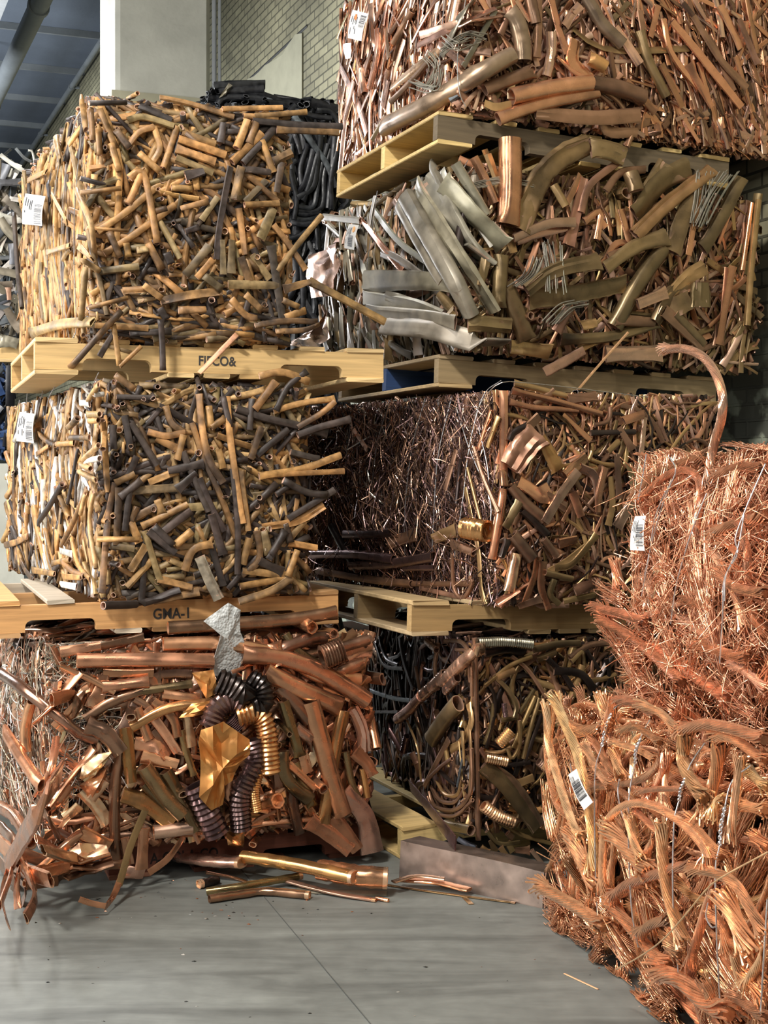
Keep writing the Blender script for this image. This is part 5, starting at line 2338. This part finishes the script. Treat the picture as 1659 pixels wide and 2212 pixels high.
# pipes under the ceiling run along the wall direction
def run_pipe(px0, py0, z, r, label, cat, name, back, fwd, hang=True):
    D = (z - CAMH) * FPX / (HY - py0)
    p = at(px0, py0, D)
    a, b = p - Wd * back, p + Wd * fwd
    t = thing(name, (p[0], p[1], z), label, cat)
    P = smooth_path([a, b], 40)
    V, F = sweep(P[None], [r], [r], [0, 0, 1], k=16, hollow=False)
    mesh('pipe_run', V[0], F, np.append(lin(150, 156, 164), 0.0), M_STEEL, t)
    s = -back + 0.7
    while hang and s < fwd:
        q = p + Wd * s
        V, F = sweep(np.array([[q - Wd * 0.05, q, q + Wd * 0.05]]), [r * 1.18], [r * 1.18], [0, 0, 1], k=16, hollow=False)
        c = mesh('coupling', V[0], F, np.append(lin(110, 116, 124), 0.0), M_STEEL, t)
        if r > 0.08:
            V, F = sweep(np.array([[q + [0, 0, r * .9], q + [0, 0, (ZC - z) / 2], q + [0, 0, ZC - z - 0.001]]]), [0.012], [0.012], [1, 0, 0], k=8, hollow=False)
            mesh('hanger_rod', V[0], F, np.append(lin(90, 96, 104), 0.0), M_STEEL, t)
        s += 4.2
    return t


run_pipe(52, 80, 6.55, 0.10, 'thick pale pipe hung under the ceiling at the upper left corner', 'pipe', 'ceiling_pipe', 6, 14)
pw = wall_pt(130, 225, 0.12)
tp = thing('wall_pipe', (pw[0], pw[1], pw[2]), 'thin pale conduit running along the wall top beyond the pillar', 'pipe')
P = smooth_path([pw - Wd * 8, pw + Wd * 8], 30)
V, F = sweep(P[None], [0.035], [0.035], [0, 0, 1], k=10, hollow=False)
mesh('pipe_run', V[0], F, np.append(lin(150, 156, 164), 0), M_STEEL, tp)
for s in (-4, -1, 2, 5):
    q = pw + Wd * s
    V, F = sweep(np.array([[q - Wd * .03, q, q + Wd * .03]]), [0.045], [0.045], [0, 0, 1], k=10, hollow=False)
    mesh('coupling', V[0], F, np.append(lin(120, 126, 134), 0), M_STEEL, tp)
    V, F = sweep(np.array([[q, q + Wn * .06, q + Wn * .119]]), [0.02], [0.02], [0, 0, 1], k=8, hollow=False)
    mesh('wall_bracket', V[0], F, np.append(lin(120, 126, 134), 0), M_STEEL, tp)
# lower edge of the deep beam at the upper left corner
q = at(8, 25, 9.5)
slab('beam', q, Wd, (-UL[0], -UL[1], 0), (0, 0, 1), -6, 7, 0, 0.5, ZC - q[2], M_STEEL)
# sprinkler pipes are left as the thick run; spotlight hanging on it
# ------------------------------------------------------------------ pillar
PD = 8.9
pc0 = plan(250, PD)
e_u = UL[:2]
pr1 = along(pc0, e_u, 455)
wid = np.linalg.norm(pr1 - pc0)
pl = along(pc0, WL[:2], 215)
dep = np.linalg.norm(pl - pc0)
V, F = [], []
zled = zat(197, PD)


def prism(corners, z0, z1):
    n = len(corners)
    V = [(x, y, z0) for x, y in corners] + [(x, y, z1) for x, y in corners]
    F = [list(range(n - 1, -1, -1)), list(range(n, 2 * n))] + [[i, (i + 1) % n, n + (i + 1) % n, n + i] for i in range(n)]
    return V, F


def rect(c, e, w, wid, dep, g=0.0):
    c = c - e * g - w * g
    return [c, c + e * (wid + 2 * g), c + e * (wid + 2 * g) + w * (dep + 2 * g), c + w * (dep + 2 * g)]


ch = 0.03
c0, e_, w_ = pc0, e_u, WL[:2]
corn = [c0 + e_ * ch, c0 + e_ * (wid - ch), c0 + e_ * wid + w_ * ch, c0 + e_ * wid + w_ * (dep - ch), c0 + e_ * (wid - ch) + w_ * dep, c0 + e_ * ch + w_ * dep, c0 + w_ * (dep - ch), c0 + w_ * ch]
V, F = prism(corn, zled, ZC)
structure('pillar', V, F, M_CONC)
V, F = prism(rect(c0, e_, w_, wid, dep, 0.03), 0, zled)
structure('pillar_plinth', V, F, M_PATCH)
# conduits up the pillar's edge
for k_, (dx, rr, cc) in enumerate(((0.02, 0.016, (66, 70, 72)), (0.058, 0.012, (116, 116, 110)))):
    b_ = pr1 + e_ * dx - w_ * 0.02
    t = thing('electrical_conduit', (b_[0], b_[1], 0), ('dark' if k_ == 0 else 'pale thinner') + ' vertical conduit at the right edge of the concrete pillar', 'conduit')
    P = smooth_path([(b_[0], b_[1], 0.0), (b_[0], b_[1], ZC - 0.01)], 12)
    V, F = sweep(P[None], [rr], [rr], [1, 0, 0], k=10, hollow=False)
    mesh('conduit_run', V[0], F, np.append(lin(*cc), 0), M_STEEL, t)
    for z in (2.2, 4.0, 5.6):
        V, F = sweep(np.array([[(b_[0], b_[1], z - .02), (b_[0], b_[1], z), (b_[0], b_[1], z + .02)]]), [rr * 1.4], [rr * 1.4], [1, 0, 0], k=10, hollow=False)
        mesh('conduit_clip', V[0], F, np.append(lin(90, 92, 92), 0), M_STEEL, t)
# rendered patch where an opening in the brick was filled in
a = wall_pt(540, 205, 0.0)
tl_, tr_ = wall_pt(553, 170, 0.0), wall_pt(655, 62, 0.0)
zt = (tl_[2] + tr_[2]) / 2
V = []
p0 = np.array([tl_[0], tl_[1], 0]); p1 = np.array([tr_[0], tr_[1], 0])
p0 = p0 + Wd * 0.7
nx = 12
V, F = [], []
for h in (-0.012, 0.0):
    for i in range(nx + 1):
        q = p0 * (1 - i / nx) + p1 * i / nx - Wn * (0.012 if h < 0 else 0.0)
        V.append((q[0], q[1], 0.0))
        V.append((q[0], q[1], zt + (rng.normal(0, 0.02) if h < 0 else 0)))
o2 = 2 * (nx + 1)
for i in range(nx):
    F.append([2 * i, 2 * i + 2, 2 * i + 3, 2 * i + 1])
    F.append([2 * i + 1, 2 * i + 3, o2 + 2 * i + 3, o2 + 2 * i + 1])
F += [[0, 1, o2 + 1, o2], [2 * nx, o2 + 2 * nx, o2 + 2 * nx + 1, 2 * nx + 1]]
structure('wall_patch', V, F, M_PATCH)
# crack line: a thin dark steel lintel edge above the patch
lt0, lt1 = wall_pt(545, 180, 0.0), wall_pt(664, 48, 0.0)
V, F = sweep(np.array([smooth_path([np.append(lt0[:2], zt + .02) + Wd * .7, np.append(lt1[:2], zt + .02)], 8)]), [0.007], [0.014], [0, 0, 1], k=6, hollow=False)
structure('lintel', V[0], F, M_DARKST)
# concrete block wall piece under the far left stack
Cg = plan(40, 7.6)
cs = [Cg - u0 * 1.3, Cg + u0 * 0.02, Cg + u0 * 0.02 + WL[:2] * 1.0, Cg - u0 * 1.3 + WL[:2] * 1.0]
cs = [c - WL[:2] * 0.12 for c in cs[:2]] + cs[2:]
V, F = prism(cs, 0, 1.45)
structure('wall_low', V, F, M_CONC)
# saw-cut joint in the floor slab
ja, jb = on_plane(560, 1925, np.zeros(3), np.array([0, 0, 1.0])), on_plane(748, 2150, np.zeros(3), np.array([0, 0, 1.0]))
jd = unit(jb - ja)
jn = np.array([-jd[1], jd[0], 0]) * 0.0012
qa, qb = ja - jd * 0.3, ja + jd * 2.2
V = [qa - jn, qa + jn, qb + jn, qb - jn]
V = V + [v + np.array([0, 0, 0.0012]) for v in V]
structure('trim_9', V, [[3, 2, 1, 0], [4, 5, 6, 7], [0, 1, 5, 4], [1, 2, 6, 5], [2, 3, 7, 6], [3, 0, 4, 7]], setting_mat('saw_cut', lin(72, 74, 71), 'plain'))

# ------------------------------------------------------------------ loose pieces on the floor
FLN = np.array([0, 0, 1.0])


def gpt(px, py, z=0.0):
    return on_plane(px, py, np.array([0, 0, z]), FLN)


def floor_piece(name, label, cat, pts, w, cl, mat, flat=1.0, z=None, group=None, endpiece=None, zs=None):
    """a pipe or strip lying on the floor, traced in photograph pixels"""
    P0 = gpt(*pts[0])
    r = w * P0[1] / FPX / 2
    hh = r * flat
    W = []
    for i, q in enumerate(pts):
        zz = (zs[i] if zs else 0.0) + hh + 0.001
        W.append(gpt(q[0], q[1], zz))
    W = np.array(W)
    m = max(8, 5 * len(pts))
    P = smooth_path(W, m)
    t = thing(name, (P[:, 0].mean(), P[:, 1].mean(), 0), label, cat, group)
    a = r * (1 + rng.normal(0, 0.03, m))
    fl_ = flat * (1 + rng.normal(0, 0.05, m))
    V, F = sweep(P[None], a[None], (a * fl_)[None], [0, 0, 1], k=16, hollow=flat > 0.3, crumple=0.03, wall=0.88)
    V = np.maximum(V, [-99, -99, 0.001])
    c = colours(cl, 1)[0]
    return t, V[0], F, c, P, r


def simple_floor(name, label, cat, pts, w, cl, mat, flat=1.0, group=None, zs=None, tip=None):
    t, V, F, c, P, r = floor_piece(name, label, cat, pts, w, cl, mat, flat, group=group, zs=zs)
    k = 16
    if flat > 0.3:
        n = len(V) // k
        mesh('pipe_wall', V, F, c, mat, t)
        q = P[-1]
        d = unit(P[-1] - P[-2])
        hh = r * 1.03
        VV, FF = sweep(np.array([[q - d * 0.012, q - d * 0.004, q + d * 0.002]]), [hh], [hh * flat], [0, 0, 1], k=16, hollow=True, wall=0.8)
        VV = np.maximum(VV, [-99, -99, 0.001])
        mesh('cut_end', VV[0], FF, np.append(PAL['h'][0], 0), mat, t)
    else:
        bpy.data.objects.remove(t)
        o = mesh(name, V, F, c, mat)
        tag(o, label, cat, group)
    return t


G = 'loose pieces of copper lying in front of the bales'
simple_floor('copper_pipe', 'shiny gold-brown copper pipe lying on the floor before the bottom left bale', 'pipe', [(524, 1850), (640, 1868), (766, 1895)], 32, 'y1', M_COP, 0.8, G, zs=[0.06, 0.055, 0.05])
simple_floor('flattened_pipe', 'wide crushed copper pipe end beside the shiny gold-brown pipe', 'pipe', [(395, 1850), (450, 1858), (524, 1862)], 46, 'p1', M_COP, 0.5, G, zs=[0.03, 0.04, 0.05])
simple_floor('copper_pipe', 'short thick reddish copper pipe with a clean cut end near the yellow wood block', 'pipe', [(690, 1878), (770, 1892), (836, 1897)], 44, 'c1', M_COP, 0.95, G, zs=[0.035, 0.03, 0.025])
simple_floor('flattened_pipe', 'grey flattened sheet strip under the thick reddish pipe', 'strip', [(640, 1922), (740, 1928), (836, 1930)], 34, 'g1', M_GREY, 0.08, G)
simple_floor('flattened_pipe', 'narrow pinkish bent strip on the floor in front of the grey strip', 'strip', [(618, 1902), (720, 1928), (812, 1944)], 17, 'p1', M_COP, 0.4, G, zs=[0.012, 0.006, 0])
simple_floor('copper_tube', 'small thin copper tube stub at the end of the pinkish strip', 'tube', [(812, 1940), (838, 1945)], 9, 'c1', M_COP, 0.9, G)
simple_floor('copper_tube', 'olive tube on the floor, upper one of a crossed pair below the gold sheet bale', 'tube', [(446, 1926), (520, 1915), (585, 1904), (650, 1892)], 17, 'v1', M_COP, 0.9, G, zs=[0, 0.012, 0.012, 0.012])
simple_floor('copper_tube', 'brown tube on the floor, front one of a crossed pair below the gold sheet bale', 'tube', [(452, 1942), (520, 1932), (575, 1926), (668, 1934)], 19, 'b1', M_COP, 0.9, G)
simple_floor('flattened_pipe', 'brown bent strip on the floor rising towards the bale pallet', 'strip', [(445, 1885), (500, 1895), (545, 1910)], 14, 'b1', M_COP, 0.4, G, zs=[0.05, 0.03, 0.01])
simple_floor('flattened_pipe', 'long thin tan strip on the floor running in front of the grey duct', 'strip', [(838, 1912), (930, 1926), (1020, 1938), (1112, 1950)], 9, 'w1', M_COP, 0.4, G)
simple_floor('flattened_pipe', 'folded copper strip with a rounded tip lying before the grey duct', 'strip', [(862, 1900), (940, 1905), (1014, 1922)], 26, 'c1', M_COP, 0.3, G, zs=[0.02, 0.02, 0.015])
simple_floor('flattened_pipe', 'crumpled reddish strip lying behind the folded strip by the duct', 'strip', [(850, 1905), (900, 1892), (960, 1898)], 18, 'p1', M_COP, 0.3, G, zs=[0.035, 0.04, 0.035])
simple_floor('flattened_pipe', 'short tan flap bent towards the camera below the folded strip', 'strip', [(1000, 1935), (1010, 1945), (1018, 1953)], 12, 'w1', M_COP, 0.15, G)
simple_floor('copper_tube', 'dark open tube end lying under the bottom left bale', 'tube', [(470, 1900), (430, 1910)], 20, 'k1', M_DULL, 0.9, G)
simple_floor('wood_splinter', 'thin pale splinter lying alone on the bare floor', 'splinter', [(1219, 2103), (1292, 2137)], 5, 'l1', M_WOOD, 0.3)

# square copper duct lying on the floor
A0 = gpt(1172, 1963)
ud = unit(gpt(905, 1905) - A0)
wd_ = np.array([-ud[1], ud[0], 0.0])
if wd_[1] < 0:
    wd_ = -wd_
dt = thing('copper_duct', A0, 'grey-brown square copper duct lying on the floor between the bottom bales and the cable bale', 'duct')
hd, dd, LD = 0.112, 0.11, 0.56
nx = 14


def duct_side(pts_a, pts_b, th=0.003):
    V, F = [], []
    nrm = unit(np.cross(pts_a[-1] - pts_a[0], pts_b[0] - pts_a[0])) * th
    for s_ in (0, 1):
        for q0, q1 in zip(pts_a, pts_b):
            for k in range(5):
                V.append(q0 * (1 - k / 4) + q1 * k / 4 + nrm * s_)
    n = len(pts_a)
    b = n * 5
    for i in range(n - 1):
        for k in range(4):
            F.append([i * 5 + k, (i + 1) * 5 + k, (i + 1) * 5 + k + 1, i * 5 + k + 1])
            F.append([b + i * 5 + k + 1, b + (i + 1) * 5 + k + 1, b + (i + 1) * 5 + k, b + i * 5 + k])
        for k in (0, 4):
            F.append([i * 5 + k, b + i * 5 + k, b + (i + 1) * 5 + k, (i + 1) * 5 + k])
    for i in (0, n - 1):
        for k in range(4):
            F.append([i * 5 + k, i * 5 + k + 1, b + i * 5 + k + 1, b + i * 5 + k])
    return V, F


sx = np.linspace(0, LD, nx)
lowf = [A0 + ud * s + np.array([0, 0, 0.003]) for s in sx]
sag = [0.003 * math.sin(s * 9) for s in sx]
upf = [A0 + ud * (s * 1.0 + 0.0) + wd_ * 0.01 + np.array([0, 0, hd + 0.015 * (s / LD) + g_]) for s, g_ in zip(sx, sag)]
upb = [p + wd_ * dd - np.array([0, 0, 0.008]) for p in upf]
lowb = [p + wd_ * dd for p in lowf]
dc = np.append(lin(142, 124, 112), 0.42)
for nm_, pa, pb in (('front_panel', lowf, upf), ('top_panel', upf, upb), ('back_panel', lowb, upb), ('bottom_panel', lowf, lowb)):
    V, F = duct_side(pa, pb)
    mesh(nm_, np.array(V), F, dc, M_DULL, dt, False)
V, F = duct_side([lowf[0], lowb[0]], [upf[0], upb[0]])
mesh('end_flap', np.array(V) - ud * 0.004, F, np.append(lin(170, 128, 108), 0.2), M_DULL, dt, True)

# bubble wrap hanging out below the GMA-1 pallet
bl_o = [(440, 1342), (494, 1302), (520, 1318), (519, 1364), (534, 1404), (508, 1462), (450, 1460), (470, 1396), (477, 1372)]
f_ = ml.faces['front']
W = np.array([on_plane(x, y, f_['o'] + f_['n'] * (0.075 + 0.03 * math.sin(i)), f_['n']) for i, (x, y) in enumerate(bl_o)])
V, F = crumple_sheet(W, f_['n'], 0.006, thick=0.003, rounds=5)
wrap_m = plain('bubble_wrap_film', (0.47, 0.48, 0.46), 0.4)
tw_ = wrap_m.node_tree
vo = N(tw_, 'ShaderNodeTexVoronoi')
vo.inputs['Scale'].default_value = 110
tco = N(tw_, 'ShaderNodeTexCoord')
tw_.links.new(tco.outputs['Object'], vo.inputs['Vector'])
bpw = N(tw_, 'ShaderNodeBump')
bpw.inputs['Strength'].default_value = 0.5
bpw.inputs['Distance'].default_value = 0.006
bpw.invert = True
tw_.links.new(vo.outputs['Distance'], bpw.inputs['Height'])
tw_.links.new(bpw.outputs[0], tw_.nodes['Principled BSDF'].inputs['Normal'])
wr = mesh('bubble_wrap', V, F, WHITE, wrap_m, None, True)
tag(wr, 'strip of pale bubble wrap hanging down from the pallet stamped GMA-1', 'packaging')

# dirt on the floor
V_, F_ = [], []
vi = 0
for i in range(110):
    if i < 70:
        px, py = rng.uniform(180, 700), rng.uniform(1900, 1990)
    else:
        px, py = rng.uniform(0, 1450), rng.uniform(1960, 2212)
    if px > 1150 + (py - 1960) * 1.2:
        continue
    p = gpt(px, py, 0)
    s = rng.uniform(0.0015, 0.005)
    th = rng.uniform(0, 6.28, 5)
    th.sort()
    ring = [(p[0] + s * math.cos(a_) * 1.6, p[1] + s * math.sin(a_), 0.0006) for a_ in th]
    V_ += ring + [(p[0], p[1], s * 0.7)]
    F_ += [[vi + k, vi + (k + 1) % 5, vi + 5] for k in range(5)]
    vi += 6
cols_ = np.repeat(np.array([np.append(lin(*random.choice([(70, 70, 66), (190, 186, 176), (150, 96, 66), (50, 50, 48)])), 0) for _ in range(vi // 6)]), 6, axis=0)
db = mesh('floor_debris', np.array(V_), F_, cols_, M_DULL, None, False)
tag(db, 'small crumbs of metal and dirt scattered on the grey floor', 'debris', kind='stuff')

# ------------------------------------------------------------------ light
def area(name, loc, target, size, power, col, sy=None):
    l = bpy.data.lights.new(name, 'AREA')
    l.energy = power
    l.color = col
    l.shape = 'RECTANGLE'
    l.size = size
    l.size_y = sy or size
    o = bpy.data.objects.new(name, l)
    COL.objects.link(o)
    o.location = loc
    d = Vector(target) - Vector(loc)
    o.rotation_euler = d.to_track_quat('-Z', 'Y').to_euler()
    return o


area('dock_door_daylight', (-5.2, 2.6, 2.6), (0.0, 4.6, 1.1), 3.4, 560, (1.0, 0.98, 0.96), 3.2)
area('aisle_window_daylight', (-4.6, 10.7, 3.0), (-0.2, 5.6, 1.2), 2.3, 420, (0.93, 0.95, 1.0), 2.6)
area('overhead_light', (-1.9, 0.4, 6.2), (-0.1, 4.7, 1.2), 0.9, 470, (1.0, 0.96, 0.9), 0.4)
area('overhead_light', (-2.4, -2.6, 5.0), (-0.2, 4.6, 1.4), 0.2, 130, (1.0, 0.97, 0.92), 3.0)  # added strip behind the camera, put in for streaky highlights on the metal
area('overhead_light', (1.8, -2.6, 5.2), (0.3, 4.8, 1.4), 0.2, 80, (1.0, 0.97, 0.92), 3.0)  # second added strip, likewise only for highlights on the fronts
area('overhead_light', (-3.8, 8.6, 7.0), (-1.5, 9.6, 3.0), 2.0, 520, (0.97, 0.98, 1.0), 1.2)
area('ceiling_fill_light', (-9.5, 14.5, 3.0), (-3.2, 17.0, 6.6), 4.0, 900, (0.88, 0.94, 1.0), 3.0)  # added fill out of view, aimed upward to brighten the ceiling; no real window
w = bpy.data.worlds.new('warehouse_air')
scene.world = w
w.use_nodes = True
bg = w.node_tree.nodes['Background']
bg.inputs[0].default_value = (0.93, 0.96, 1.0, 1)
bg.inputs[1].default_value = 0.10

scene.view_settings.view_transform = 'Standard'
scene.view_settings.look = 'None'
scene.view_settings.gamma = 1.0
scene.view_settings.use_curve_mapping = False
scene.view_settings.exposure = 0.0
